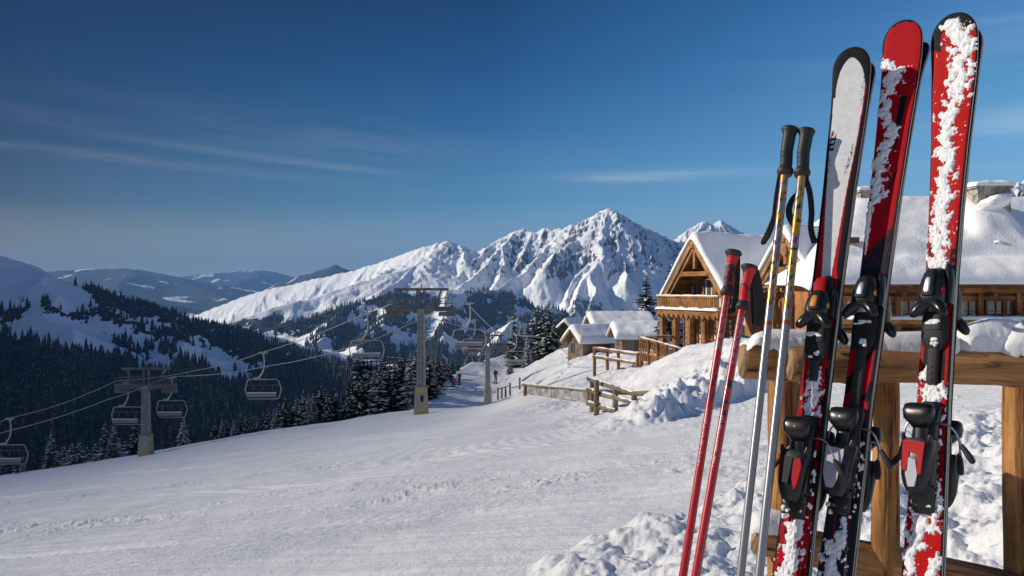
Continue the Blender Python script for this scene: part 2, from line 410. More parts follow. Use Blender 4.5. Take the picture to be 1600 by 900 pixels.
def hbase(x, y):
    x = np.asarray(x, float); y = np.asarray(y, float)
    ys = np.maximum(y, .6); u = np.clip(x / ys, -1.2, 1.2); v = np.log(np.clip(ys, 1.0, 150))
    sh = x.shape; uf, vf = u.ravel() / KX, v.ravel() * KY; res = np.empty(uf.shape)
    for i in range(0, len(uf), 40000):
        a, b = uf[i:i + 40000], vf[i:i + 40000]
        k = tps((a[:, None] - cu) ** 2 + (b[:, None] - cv) ** 2)
        res[i:i + 40000] = k @ wt[:n_] + wt[n_] + wt[n_ + 1] * a + wt[n_ + 2] * b
    res = res.reshape(sh) * np.clip(ys, 1, 150)
    fade = sstep(1.2, .75, np.abs(x) / ys) * sstep(.6, 1.5, y)
    z = A0 + AX * np.clip(x, -1e9, 60) + AY * np.minimum(y, 150) + res * fade
    e = np.interp(u, EU, ED); r = y - e
    z = z - .5 * np.where(r > 0, r * r / (r + 9), 0) * sstep(.9, .25, u)
    rr = np.hypot(x, y) - 90; z = z - .3 * np.where((rr > 0) & (x < -50), rr * rr / (rr + 30), 0) * sstep(-50, -110, x) * sstep(60, 20, y - e)
    return np.maximum(z, -420)
def lump_mask(x, y):
    # churned snow in front of and around the ski rack
    s = (x + 0.22) * .62 - (y - 4.3) * .62 + .28 * pn(x * 1.3, y * 1.3, 91) + .1 * pn(x * 4, y * 4, 92)
    m1 = sstep(-.06, .3, s) * sstep(-1.0, -.2, x + .25 * y - .2) * sstep(9.5, 7, y)
    m2 = sstep(1.35, 1.9, x) * sstep(2.3, 3.2, y) * sstep(13, 8, y) * (.55 + .5 * pn(x * .8, y * .8, 33)) * sstep(-.2, .3, x - .2 * y + .35 * pn(x * .5, y * .5, 8))
    return m1, np.clip(m2, 0, 1)
BU = np.array([.05, .084, .128, .193, .313, .4, .5]); BD = np.array([13, 13.6, 14.4, 15.2, 18.8, 20.5, 22])
def bank_mask(x, y):
    u = x / np.maximum(y, 1); t = (y - np.interp(u, BU, BD)) / 9.5 + .1 * pn(x * .7, y * .7, 44)
    return sstep(-.03, .08, t) * sstep(1.25, .75, t) * sstep(.06, .1, u - .075 * np.clip(t, 0, 1)) * sstep(.55, .4, u), t
def tracks(al, ac):
    z = 0
    for (c0, a_, w_, ph, sl) in ((11.5, 1.1, .32, .4, .05), (17.5, 1.6, .22, 2.0, -.12), (21.0, 2.4, .17, 1.1, .2), (28.0, 2.6, .13, .3, .1), (6.6, .35, .5, 2.2, .03), (36, 4, .1, 1.0, -.2)):
        cc = c0 + a_ * np.sin(al * w_ + ph) + sl * al
        for o in (-.11, .11):
            d = (ac - cc - o * (1 + c0 / 18)) / (.045 * (1 + c0 / 16)); z = z - .016 * (1 + c0 / 22) * np.exp(-d * d) + .008 * np.exp(-((np.abs(d) - 1.6) / .6) ** 2)
    return z * 1.5
def H(x, y, fine=True):
    x = np.asarray(x, float); y = np.asarray(y, float)
    z = hbase(x, y)
    if not fine: return z
    r = np.hypot(x, y)
    z = z + .05 * fbm(x * .25, y * .25, 3, seed=3) * sstep(3, 12, r) + .012 * fbm(x * 1.1, y * 1.1, 3, seed=4)
    # groomer corduroy and piste tracks running across the slope
    al = x * .907 - y * .42; ac = x * .42 + y * .907; ac2 = -x * .34 + y * .94
    near = sstep(30, 6, r)
    m1, m2 = lump_mask(x, y); bm_, t = bank_mask(x, y)
    rough = np.clip(m1 + m2 + bm_, 0, 1)
    cord = np.sin(ac2 * 2 * np.pi / .095 + 1.2 * pn(x * .3, y * .3, 6)) * sstep(-.15, .25, pn(ac2 * .3 + 1.7, al * .05, 15))
    z = z + (.010 * cord * near + .035 * pn(ac * 1.6, al * .12, 9) * sstep(60, 20, r) + .018 * pn(ac * 5.5, al * .35, 10) * sstep(40, 10, r) + .008 * pn(ac * 17, al * .7, 16) * sstep(22, 5, r) + tracks(al, ac)) * (1 - rough)
    # churned tracks bands
    tb = .9 * np.exp(-((ac - 8.5 - .3 * pn(al * .3, 0 * al, 12)) / .95) ** 2) + .8 * np.exp(-((ac - 13.4 - .3 * pn(al * .2, 0 * al, 13)) / .55) ** 2) + .5 * np.exp(-((ac - 24 - .6 * pn(al * .1, 0 * al, 14)) / 1.0) ** 2)
    z = z + tb * (1 - rough) * (.045 * np.maximum(fbm(x * 3.0 + y, y * 5.0, 5, gain=.7, seed=21), -.25)) * sstep(-.5, .5, pn(x * .7, y * 1.1, 28))
    l1 = .5 * (1 - worley(x * 4.2 + .3 * pn(x * 3, y * 3, 2), y * 4.2 + .3 * pn(x * 3, y * 3, 5), 3) ** 2) + .28 * (1 - worley(x * 9.5, y * 9.5, 7) ** 2) + .7 * fbm(x * 1.9, y * 1.9, 4, gain=.55, seed=40) + .1 * fbm(x * 18, y * 18, 2, seed=41)
    z = z + m1 * (.03 + .105 * l1) + m2 * .07 * (l1 - .3)
    l2 = .45 * (1 - worley(x * 2.2 + .5 * pn(x, y, 2), y * 1.7, 23) ** 2) + .38 * (1 - worley(x * 5 + .3 * pn(x * 3, y * 3, 2), y * 3.6, 27) ** 2) + .8 * fbm(x * .9, y * .7, 5, gain=.6, seed=60)
    ub = sstep(.09, .2, x / np.maximum(y, 1))
    z = z + bm_ * (.06 + .26 * ub) * (l2 - .25) * sstep(1.25, .5, t) 
    z = z + .30 * ub * bm_ * sstep(0, .12, t) * sstep(.9, .2, t)
    z = z + .2 * np.exp(-((x - 1.15) ** 2 / .9 + (y - 2.3) ** 2 / .35))
    # wind-textured, sparsely tracked slope behind the bank and around the tower feet
    z = z + sstep(10, 30, y) * sstep(.02, .1, x / np.maximum(y, 1) + .1 * pn(x * .1, y * .1, 70)) * .13 * fbm(x * .55 - y * .2, y * .9 + x * .3, 5, gain=.6, seed=71) * (1 - bm_)
    z = z + sstep(64, 74, y) * sstep(-.15, -.05, x / np.maximum(y, 1)) * .3 * fbm(x * .22, y * .35, 4, gain=.55, seed=72)
    return z
az_l = np.concatenate([np.linspace(-math.pi, -.78, 60, endpoint=False), np.arctan(np.tan(np.linspace(-.78, -.66, 30, endpoint=False))), np.arctan(np.linspace(math.tan(-.66), math.tan(.66), 1000)), np.linspace(.66, .8, 31)[1:], np.linspace(.8, math.pi, 60)[1:]])
rad_l = np.concatenate([np.array([.02, .5, .9, 1.3, 1.7]), np.geomspace(2.0, 9, 430, endpoint=False), np.geomspace(9, 36, 230, endpoint=False), np.geomspace(36, 150, 200, endpoint=False), np.geomspace(150, 1500, 50)])
RR, AA = np.meshgrid(rad_l, az_l, indexing='ij')
X = RR * np.sin(AA); Y = RR * np.cos(AA); Z = H(X, Y)
V = np.stack([X, Y, Z], -1).reshape(-1, 3)
snow_g = bpy.data.materials.new('piste snow'); snow_g.use_nodes = True
def build_piste_mat(m):
    nt = m.node_tree; b = nt.nodes['Principled BSDF']; N = nt.nodes.new; L = nt.links.new
    b.inputs['Roughness'].default_value = .7; b.inputs['Specular IOR Level'].default_value = .25
    g = N('ShaderNodeNewGeometry')
    n0 = N('ShaderNodeTexNoise'); n0.inputs['Scale'].default_value = .6; n0.inputs['Detail'].default_value = 8; L(g.outputs['Position'], n0.inputs['Vector'])
    r = N('ShaderNodeMapRange'); r.inputs['From Min'].default_value = .3; r.inputs['From Max'].default_value = .7; L(n0.outputs['Fac'], r.inputs['Value'])
    x = N('ShaderNodeMix'); x.data_type = 'RGBA'; x.inputs['A'].default_value = (.80, .81, .83, 1); x.inputs['B'].default_value = (.88, .885, .895, 1); L(r.outputs['Result'], x.inputs['Factor'])
    L(x.outputs['Result'], b.inputs['Base Color'])
    n1 = N('ShaderNodeTexNoise'); n1.inputs['Scale'].default_value = 55; n1.inputs['Detail'].default_value = 5; n1.inputs['Roughness'].default_value = .7; L(g.outputs['Position'], n1.inputs['Vector'])
    n2 = N('ShaderNodeTexNoise'); n2.inputs['Scale'].default_value = 5; n2.inputs['Detail'].default_value = 7; n2.inputs['Roughness'].default_value = .7; L(g.outputs['Position'], n2.inputs['Vector'])
    b1 = N('ShaderNodeBump'); b1.inputs['Strength'].default_value = .5; b1.inputs['Distance'].default_value = .012; L(n1.outputs['Fac'], b1.inputs['Height'])
    b2 = N('ShaderNodeBump'); b2.inputs['Strength'].default_value = .6; b2.inputs['Distance'].default_value = .06; L(n2.outputs['Fac'], b2.inputs['Height']); L(b1.outputs['Normal'], b2.inputs['Normal'])
    L(b2.outputs['Normal'], b.inputs['Normal'])
build_piste_mat(snow_g)
piste = tag(add('snow_ground', V, grid_faces(len(rad_l), len(az_l)), snow_g), kind='structure')
def Hs(x, y): return float(H(np.array([x]), np.array([y]))[0])
def ground(px, d, fine=True):
    x = (px - 800) / F * d; return Vector((x, d, float(H(np.array([x]), np.array([d]), fine)[0])))
# ------------------------------------------------------------------ mountains as ridge-built heightfields
def ridge_field(X, Y, ridges, base, far_k=.42):
    """each ridge: (points[(px,py,d)], slope, H)"""
    Z = base.copy(); D = np.full(X.shape, 1e9)
    for pts, s, Hh in ridges:
        Q = [P(*p) for p in pts]
        for a, b in zip(Q[:-1], Q[1:]):
            ax, ay, az_ = a; dx, dy, dz = b.x - ax, b.y - ay, b.z - az_; l2 = dx * dx + dy * dy
            t = np.clip(((X - ax) * dx + (Y - ay) * dy) / l2, 0, 1)
            dist = np.hypot(X - ax - t * dx, Y - ay - t * dy)
            z = az_ + t * dz - s * (far_k * dist + (1 - far_k) * Hh * (1 - np.exp(-dist / Hh)))
            Z = np.maximum(Z, z); D = np.minimum(D, dist)
    return Z, D
def pgrid(px0, px1, nc, d0, d1, nr, geo=True):
    u = (np.linspace(px0, px1, nc) - 800) / F; d = np.geomspace(d0, d1, nr) if geo else np.linspace(d0, d1, nr)
    Dd, U = np.meshgrid(d, u, indexing='ij'); return U * Dd, Dd
def slope_of(X, Y, Z):
    dzr, dzc = np.gradient(Z); dxr, dxc = np.gradient(X); dyr, dyc = np.gradient(Y)
    nx = dyr * dzc - dzr * dyc; ny = dzr * dxc - dxr * dzc; nz = dxr * dyc - dyr * dxc
    l = np.sqrt(nx * nx + ny * ny + nz * nz) + 1e-9; return np.abs(nz) / l, nx / l * np.sign(nz), ny / l * np.sign(nz)
def terrain_mat(name, bump_scale, bump_dist, rock, forest_col, snow=(.82, .85, .90), rk=1.6):
    m = bpy.data.materials.new(name); m.use_nodes = True; nt = m.node_tree; b = nt.nodes['Principled BSDF']; N = nt.nodes.new; L = nt.links.new
    b.inputs['Roughness'].default_value = .85; b.inputs['Specular IOR Level'].default_value = .15
    a = N('ShaderNodeAttribute'); a.attribute_name = 'cover'; sp = N('ShaderNodeSeparateColor'); L(a.outputs['Color'], sp.inputs[0])
    g = N('ShaderNodeNewGeometry')
    t = N('ShaderNodeTexNoise'); t.inputs['Scale'].default_value = bump_scale; t.inputs['Detail'].default_value = 9; t.inputs['Roughness'].default_value = .68; L(g.outputs['Position'], t.inputs['Vector'])
    def thr(v, lo, hi, k=1.6):
        s = N('ShaderNodeMath'); s.operation = 'ADD'; L(v, s.inputs[0])
        q = N('ShaderNodeMath'); q.operation = 'MULTIPLY_ADD'; L(t.outputs['Fac'], q.inputs[0]); q.inputs[1].default_value = k; q.inputs[2].default_value = -k / 2
        L(q.outputs[0], s.inputs[1])
        r = N('ShaderNodeMapRange'); r.inputs['From Min'].default_value = lo; r.inputs['From Max'].default_value = hi; L(s.outputs[0], r.inputs['Value']); return r.outputs['Result']
    x1 = N('ShaderNodeMix'); x1.data_type = 'RGBA'; x1.inputs['A'].default_value = (*snow, 1); x1.inputs['B'].default_value = (*rock, 1); L(thr(sp.outputs['Red'], .42, .62, rk), x1.inputs['Factor'])
    x2 = N('ShaderNodeMix'); x2.data_type = 'RGBA'; L(x1.outputs['Result'], x2.inputs['A']); x2.inputs['B'].default_value = (*forest_col, 1); L(thr(sp.outputs['Green'], .4, .6), x2.inputs['Factor'])
    L(x2.outputs['Result'], b.inputs['Base Color'])
    bp = N('ShaderNodeBump'); bp.inputs['Strength'].default_value = .7; bp.inputs['Distance'].default_value = bump_dist; L(t.outputs['Fac'], bp.inputs['Height']); L(bp.outputs['Normal'], b.inputs['Normal'])
    return m
def cones(pts, hs, name, mats, seed=3, label=None):
    """a far wood: many small ragged spruces in one mesh"""
    r = np.random.default_rng(seed); n = len(pts); k = 5
    pts = np.asarray(pts); hs = np.asarray(hs); rad = hs * r.uniform(.16, .24, n)
    rot = r.uniform(0, 6.28, n); V = []; Fc = []
    lev = [(.04, 1.0), (.42, .62), (.40, .80), (.74, .30), (.70, .46), (1.0, .0)]
    an = np.arange(k) * 2 * np.pi / k
    allv = np.zeros((n, k * 4 + 2, 3))
    tiers = [(.03, 1.0, .55), (.33, .74, .85), (.6, .47, 1.0)]
    vs = []; fs = []
    base = 0
    for (z0, rr, z1) in tiers:
        ring = np.stack([np.cos(an[None] + rot[:, None] + z0 * 7) * (rad * rr)[:, None] * r.uniform(.75, 1.2, (n, k)), np.sin(an[None] + rot[:, None] + z0 * 7) * (rad * rr)[:, None] * r.uniform(.75, 1.2, (n, k)), (hs * z0)[:, None] + r.uniform(-.03, .03, (n, k)) * hs[:, None]], -1)
        tip = np.stack([0 * hs, 0 * hs, hs * z1], -1)[:, None]
        vs.append(np.concatenate([ring, tip], 1))
    A = np.concatenate(vs, 1) + pts[:, None]
    per = A.shape[1]; f = []
    for t in range(3):
        for i in range(k): f.append((t * (k + 1) + i, t * (k + 1) + (i + 1) % k, t * (k + 1) + k))
    f = np.array(f); Fc = (np.arange(n)[:, None, None] * per + f[None]).reshape(-1, 3)
    o = add(name, A.reshape(-1, 3), Fc, mats, smooth=False)
    return o
def inpoly(px, py, poly):
    ins = np.zeros(px.shape, bool); n = len(poly); j = n - 1
    for i in range(n):
        xi, yi = poly[i]; xj, yj = poly[j]
        c = ((yi > py) != (yj > py)) & (px < (xj - xi) * (py - yi) / (yj - yi + 1e-9) + xi); ins ^= c; j = i
    return ins
M['wood_far'] = mat('distant spruce', (.030, .042, .040), .9, spec=.1, mixc=((.17, .20, .22), .25, .52, .70), coord='Object')

# --- main range
crest = [(180, 520, 5200), (250, 505, 5200), (310, 490, 5100), (400, 456, 5000), (480, 438, 4900), (560, 420, 4800), (620, 401, 4700), (660, 386, 4600), (700, 376, 4550), (725, 385, 4550), (748, 399, 4500), (768, 380, 4600), (790, 368, 4650), (806, 361, 4650), (818, 357, 4650), (832, 362, 4600), (852, 356, 4600), (880, 358, 4550), (893, 351, 4500), (905, 353, 4500), (925, 336, 4450), (951, 323, 4400), (968, 335, 4450), (990, 346, 4500), (1020, 360, 4550), (1045, 371, 4600), (1066, 379, 4700), (1120, 398, 4800), (1300, 425, 4800), (1750, 430, 4800)]
back = [(1020, 398, 5700), (1050, 380, 5700), (1066, 372, 5700), (1085, 351, 5700), (1100, 345, 5700), (1112, 350, 5700), (1126, 343, 5700), (1150, 357, 5700), (1175, 370, 5700), (1200, 379, 5700), (1400, 400, 5700)]
R1 = [(crest, .8, 900), (back, .8, 700),
      ([(951, 323, 4400), (940, 352, 4230), (930, 378, 4080), (938, 398, 3940), (925, 425, 3780), (935, 455, 3600), (912, 490, 3400), (900, 520, 3200)], 1.0, 700),
      ([(940, 352, 4230), (905, 372, 4180), (880, 388, 4060), (864, 396, 3980), (850, 418, 3800)], 1.05, 420),
      ([(938, 398, 3940), (912, 420, 3850), (893, 448, 3700), (884, 475, 3550)], 1.1, 350),
      ([(925, 425, 3780), (905, 455, 3600), (890, 490, 3400)], 1.1, 300),
      ([(880, 358, 4550), (868, 381, 4350), (843, 403, 4150), (810, 428, 3900), (775, 455, 3650), (745, 474, 3400), (715, 492, 3200)], .95, 600),
      ([(806, 361, 4650), (785, 385, 4450), (760, 412, 4250), (725, 440, 4000), (690, 468, 3700), (650, 500, 3400)], 1.0, 500),
      ([(785, 385, 4450), (790, 410, 4250), (770, 440, 4000)], 1.1, 280), ([(832, 362, 4600), (822, 385, 4450), (815, 405, 4250)], 1.1, 300),
      ([(768, 380, 4600), (740, 410, 4350), (705, 440, 4100), (670, 466, 3850)], .95, 350),
      ([(748, 399, 4500), (715, 420, 4300), (680, 440, 4100), (640, 460, 3900)], .8, 350),
      ([(700, 376, 4550), (672, 397, 4400), (640, 416, 4250), (600, 428, 4100), (540, 446, 3950), (480, 467, 3800), (430, 480, 3700), (380, 500, 3600)], .5, 500),
      ([(640, 416, 4250), (620, 440, 4000), (600, 455, 3800)], .6, 300), ([(725, 385, 4550), (730, 410, 4300)], .9, 250),
      ([(968, 335, 4450), (985, 365, 4250), (1000, 400, 4050), (1012, 440, 3800), (1018, 480, 3500)], .95, 550), ([(985, 365, 4250), (965, 400, 4000), (975, 440, 3700)], 1.1, 300),
      ([(1020, 360, 4550), (1038, 390, 4350), (1050, 420, 4100), (1070, 470, 3800)], .95, 500), ([(1045, 385, 4600), (1030, 392, 4500)], .9, 200),
      ([(1100, 345, 5700), (1085, 372, 5450), (1075, 395, 5250)], 1.0, 350), ([(1126, 343, 5700), (1130, 372, 5450)], 1.0, 350),
      ([(800, 455, 3350), (740, 452, 3200), (680, 453, 3080), (618, 458, 2950), (537, 477, 2800), (460, 503, 2700), (400, 525, 2600), (340, 545, 2500), (290, 565, 2450)], .55, 420),
      ([(618, 458, 2950), (600, 500, 2600), (570, 540, 2300)], .6, 300), ([(700, 453, 3100), (690, 500, 2700), (680, 550, 2300)], .6, 300), ([(537, 477, 2800), (510, 520, 2500), (490, 560, 2250)], .6, 300),
      ([(860, 478, 3050), (800, 505, 2700), (770, 540, 2400)], .6, 300), ([(1000, 490, 3000), (960, 510, 2700)], .6, 300),
      ([(1490, 350, 1900), (1545, 318, 1900), (1575, 299, 1900), (1602, 283, 1950), (1700, 240, 2000), (1900, 220, 2000)], .6, 500)]
X, Y = pgrid(150, 1760, 1050, 1700, 6300, 430)
wx = 34 * fbm(X / 420, Y / 420, 4, seed=101); wy = 34 * fbm(X / 420, Y / 420, 4, seed=102)
D0 = ridge_field(X, Y, [R1[0], R1[1], R1[-1]], np.full(X.shape, -5000.0))[1]; k0 = sstep(0, 260, D0)
Z, Dm = ridge_field(X + wx * k0, Y + wy * k0, R1, -430 + 40 * fbm(X / 600, Y / 600, 3, seed=5), .62)
al = sstep(-250, 150, Z)
rd = ridged(X / 210 + .35 * fbm(X / 220, Y / 260, 3, seed=8), Y / 620, 6, gain=.5, seed=50)
Z = Z + (rd - 1.05) * (30 * sstep(10, 200, Dm) + 7) * (.35 + .65 * al)
jag = ridged(X / 55, Y / 70, 4, gain=.6, seed=77) - 1.0
rockiness = sstep(-80, 160, Z) * sstep(560, 760, (X / Y * F + 800) + 60 * pn(X / 300, Y / 300, 6))
Z = Z + (ridged(X / 26, Y / 34, 3, gain=.6, seed=78) - 1.0) * 5 * rockiness * sstep(0, 60, Dm)
Z = Z + jag * (2.5 + 14 * rockiness) * (.4 + .6 * sstep(0, 60, Dm))
nz, nx, ny = slope_of(X, Y, Z)
rock = rockiness * sstep(.70, .50, nz) * .6 + .26 * rockiness + .22 * rockiness * fbm(X / 160, Y / 420, 4, gain=.6, seed=88) + .1 * sstep(.62, .5, nz)
px = X / Y * F + 800
fo = sstep(80, -60, Z + 70 * fbm(X / 420, Y / 420, 4, seed=31)) * sstep(.20, -.06, fbm(X / 150 + .4, Y / 300, 5, gain=.7, seed=33)) * sstep(3900, 3300, Y + 250 * pn(X / 400, Y / 400, 4))
fo = fo * sstep(1500, 1250, px)
M['range'] = terrain_mat('mountain range snow rock', .02, 14, (.10, .10, .105), (.030, .042, .040), rk=.8)
tag(add('mountain_range', np.stack([X, Y, Z], -1).reshape(-1, 3), grid_faces(*X.shape), M['range'], colors={'cover': np.stack([rock.ravel(), fo.ravel(), 0 * rock.ravel()], 1)}), kind='structure')
def scatter(X, Y, Z, mask, n, seed, hmin, hmax, d0=None):
    r = np.random.default_rng(seed); w = np.clip(mask, 0, 1)[:-1, :-1]
    area = np.abs(np.diff(X, axis=1))[:-1] * np.abs(np.diff(Y, axis=0))[:, :-1]
    p = (w * area / (Y[:-1, :-1] ** 1.2)).ravel(); p = p / p.sum(); idx = r.choice(len(p), n, p=p)
    i, j = np.unravel_index(idx, w.shape); a = r.random(n); b = r.random(n)
    lerp = lambda A: (A[i, j] * (1 - a) + A[i, j + 1] * a) * (1 - b) + (A[i + 1, j] * (1 - a) + A[i + 1, j + 1] * a) * b
    return np.stack([lerp(X), lerp(Y), lerp(Z) - .5], -1), r.uniform(hmin, hmax, n)
pts, hs = scatter(X, Y, Z, (fo > .45) * fo * (Y < 3500), 15000, 5, 12, 24)
tag(cones(pts, hs, 'distant_forest', M['wood_far'], 3), 'dark spruce forest covering the lower flanks of the sunlit mountain range', 'forest', kind='stuff')

# --- shaded hill on the left
NL = [([(-900, 400, 1700), (-300, 368, 1600), (-100, 380, 1500), (0, 398, 1450), (30, 414, 1430), (60, 428, 1400), (90, 447, 1380), (130, 462, 1350), (160, 477, 1330), (220, 490, 1300), (300, 517, 1250), (340, 511, 1300), (370, 518, 1290), (400, 540, 1250), (470, 556, 1180), (560, 580, 1120), (690, 622, 1050), (900, 690, 1000)], .5, 300),
      ([(60, 428, 1400), (90, 500, 1150), (110, 570, 900)], .55, 200), ([(300, 517, 1250), (290, 570, 1000), (300, 640, 800)], .55, 150)]
X, Y = pgrid(-900, 1150, 720, 420, 2000, 260)
base = -330 + 25 * fbm(X / 300, Y / 300, 3, seed=6)
Z, Dm = ridge_field(X + 30 * fbm(X / 250, Y / 250, 3, seed=12), Y + 30 * fbm(X / 250, Y / 250, 3, seed=13), NL, base)
Z = Z + 9 * fbm(X / 130, Y / 130, 5, seed=14) * sstep(0, 120, Dm) + 1.5 * fbm(X / 30, Y / 30, 3, seed=15)
px = X / Y * F + 800; py = 450 - Z / Y * F
A_ = [(-1200, 500), (-50, 526), (20, 520), (60, 532), (90, 548), (150, 552), (200, 562), (235, 588), (300, 572), (360, 592), (420, 577), (470, 555), (560, 579), (720, 630), (820, 900), (-1200, 900)]
B1 = [(120, 440), (165, 460), (215, 472), (262, 492), (300, 510), (340, 505), (372, 512), (400, 534), (470, 552), (440, 580), (370, 560), (320, 530), (280, 514), (215, 490), (160, 476)]
B2 = [(60, 478), (110, 488), (150, 482), (200, 499), (250, 514), (290, 521), (340, 548), (280, 530), (240, 526), (200, 514), (140, 496), (90, 496)]
C_ = [(170, 528), (192, 531), (228, 555), (236, 564), (205, 556)]; C2 = [(228, 530), (250, 538), (282, 556), (276, 562), (250, 547)]; C3 = [(272, 568), (308, 570), (302, 582), (270, 584)]; D_ = [(-60, 480), (35, 486), (22, 499), (-60, 502)]
jx = px + 16 * fbm(X / 45, Y / 70, 4, gain=.7, seed=19); jy = py + 11 * fbm(X / 40, Y / 70, 4, gain=.7, seed=18)
fo = np.zeros(X.shape)
for q in (A_, B1, B2, C_, C2, C3, D_): fo = np.maximum(fo, inpoly(jx, jy, q).astype(float))
sparse = (sstep(.25, .5, fbm(X / 60, Y / 90, 3, seed=20)) * .012)
M['hill'] = terrain_mat('shaded hill snow', .03, 3, (.10, .10, .09), (.026, .036, .042), (.80, .83, .88))
tag(add('hill', np.stack([X, Y, Z], -1).reshape(-1, 3), grid_faces(*X.shape), M['hill'], colors={'cover': np.stack([.15 + .25 * sstep(.2, .6, fbm(X / 40, Y / 60, 4, seed=25)).ravel(), .9 * fo.ravel(), 0 * fo.ravel()], 1)}), kind='structure')
pts, hs = scatter(X, Y, Z, np.maximum(fo, sparse * (px < 330)) * (px > -150), 13000, 6, 6, 21)
tag(cones(pts, hs, 'hillside_forest', M['wood_far'], 4), 'dark shaded spruce forest covering the slopes of the left hill', 'forest', kind='stuff')

# --- far ranges and valley floor
X, Y = pgrid(-900, 1000, 520, 5200, 17000, 150)
FH = [([(-900, 395, 11500), (-300, 408, 11500), (60, 425, 11000), (130, 420, 11000), (200, 419, 10800), (262, 429, 10500), (300, 445, 10000), (350, 462, 9200), (380, 475, 8600)], .32, 650),
      ([(200, 419, 10800), (190, 450, 9000), (180, 470, 7800)], .3, 400), ([(60, 425, 11000), (100, 445, 9000), (170, 463, 7300), (240, 478, 6700)], .3, 400),
      ([(250, 436, 15500), (290, 431, 15500), (330, 427, 15000), (372, 424, 15000), (405, 421, 14500), (430, 426, 14500), (455, 433, 14500), (520, 430, 15000), (600, 436, 15500), (1000, 440, 15500)], .4, 700),
      ([(405, 421, 14500), (380, 440, 12500), (350, 455, 11500)], .35, 500), ([(455, 433, 14500), (430, 452, 12000), (400, 470, 10000)], .35, 500),
      ([(440, 440, 9000), (470, 430, 8600), (490, 425, 8400), (515, 417, 8300), (532, 412, 8200), (550, 420, 8200), (600, 425, 8200), (700, 430, 8200)], .6, 500)]
base = -330 + 110 * sstep(5200, 10000, Y) + 25 * fbm(X / 900, Y / 900, 4, seed=9)
Z, Dm = ridge_field(X + 120 * fbm(X / 1200, Y / 1200, 3, seed=22) * sstep(0, 600, 1e9 + 0 * X), Y, FH, base)
Z = Z + 60 * (ridged(X / 900, Y / 1100, 5, seed=29) - 1) * sstep(50, 700, Dm) + 8 * fbm(X / 150, Y / 200, 3, seed=30)
fo = sstep(-1.0, -.4, fbm(X / 700, Y / 420, 5, gain=.66, seed=35)) * sstep(420, 200, Z)
M['far'] = terrain_mat('far hills snow wood', .006, 20, (.2, .2, .2), (.040, .052, .055), (.75, .78, .82))
tag(add('far_hills', np.stack([X, Y, Z], -1).reshape(-1, 3), grid_faces(*X.shape), M['far'], colors={'cover': np.stack([.2 + 0 * fo.ravel(), fo.ravel(), 0 * fo.ravel()], 1)}), kind='structure')
X, Y = np.meshgrid(np.linspace(-17000, 17000, 60), np.linspace(-4000, 18000, 40))
M['valley'] = terrain_mat('valley floor', .006, 5, (.2, .2, .2), (.045, .055, .055), (.7, .73, .78))
fo = sstep(-.3, .2, fbm(X / 2600, Y / 2600, 4, seed=36))
tag(add('valley_ground', np.stack([X, Y, 0 * X - 445], -1).reshape(-1, 3), grid_faces(*X.shape), M['valley'], colors={'cover': np.stack([.2 + 0 * fo.ravel(), fo.ravel(), 0 * fo.ravel()], 1)}), kind='structure')
# --- an unseen mountain added west of the valley so its shadow fills the left hill
x1 = np.linspace(-2600, -900, 90); y1 = np.linspace(-1900, 2600, 110); X, Y = np.meshgrid(x1, y1)
cz = 520 + 30 * fbm(0 * X, Y / 500, 3, seed=3) - 550 * sstep(1900, 2300, Y) - 450 * sstep(-1000, -1800, Y)
dist = np.abs(X + 1560 + 60 * fbm(Y / 500, 0 * X, 2, seed=4))
Z = np.maximum(-450, -450 + (cz + 450) * (1 - np.clip(dist / 640, 0, 1)) ** 1.1 + 60 * (ridged(X / 500, Y / 400, 5, seed=5) - 1) * sstep(0, 300, dist))
nz, nx, ny = slope_of(X, Y, Z)
tag(add('shade_mountain', np.stack([X, Y, Z], -1).reshape(-1, 3), grid_faces(*X.shape), M['range'], colors={'cover': np.stack([.5 * sstep(.8, .6, nz).ravel(), .9 * sstep(100, -150, Z).ravel(), 0 * Z.ravel()], 1)}), kind='structure')
# --- the air
hz = bpy.data.materials.new('haze'); hz.use_nodes = True; nt = hz.node_tree
for n in list(nt.nodes):
    if n.type == 'BSDF_PRINCIPLED': nt.nodes.remove(n)
vol = nt.nodes.new('ShaderNodeVolumePrincipled'); vol.inputs['Color'].default_value = (.17, .38, .80, 1); vol.inputs['Density'].default_value = HAZE; vol.inputs['Anisotropy'].default_value = .1
nt.links.new(vol.outputs['Volume'], nt.nodes['Material Output'].inputs['Volume'])
hb = MB(); hb.box((0, 7000, 79), (34400, 22600, 1050))
h = add('haze', hb.v, hb.f, hz, smooth=False); tag(h, 'pale blue haze filling the far valley between the ridges', 'haze', kind='stuff')

# --- a thin cloud added out of view to dim the sun on the left piste
cl = bpy.data.materials.new('thin cloud'); cl.use_nodes = True; nt = cl.node_tree; nt.nodes.remove(nt.nodes['Principled BSDF']); N = nt.nodes.new; L = nt.links.new
tr = N('ShaderNodeBsdfTransparent'); df = N('ShaderNodeBsdfTranslucent'); df.inputs['Color'].default_value = (.9, .9, .92, 1); ms = N('ShaderNodeMixShader')
tc = N('ShaderNodeTexCoord'); sp = N('ShaderNodeSeparateXYZ'); L(tc.outputs['Object'], sp.inputs[0])
no = N('ShaderNodeTexNoise'); no.inputs['Scale'].default_value = .012; no.inputs['Detail'].default_value = 4; L(tc.outputs['Object'], no.inputs['Vector'])
def cm_(op, a, b):
    n = N('ShaderNodeMath'); n.operation = op
    for i, v in enumerate((a, b)):
        if isinstance(v, (int, float)): n.inputs[i].default_value = v
        else: L(v, n.inputs[i])
    return n.outputs[0]
xx = cm_('ADD', sp.outputs['X'], cm_('ADD', cm_('MULTIPLY', sp.outputs['Y'], .12), cm_('MULTIPLY', cm_('SUBTRACT', no.outputs['Fac'], .5), 14)))
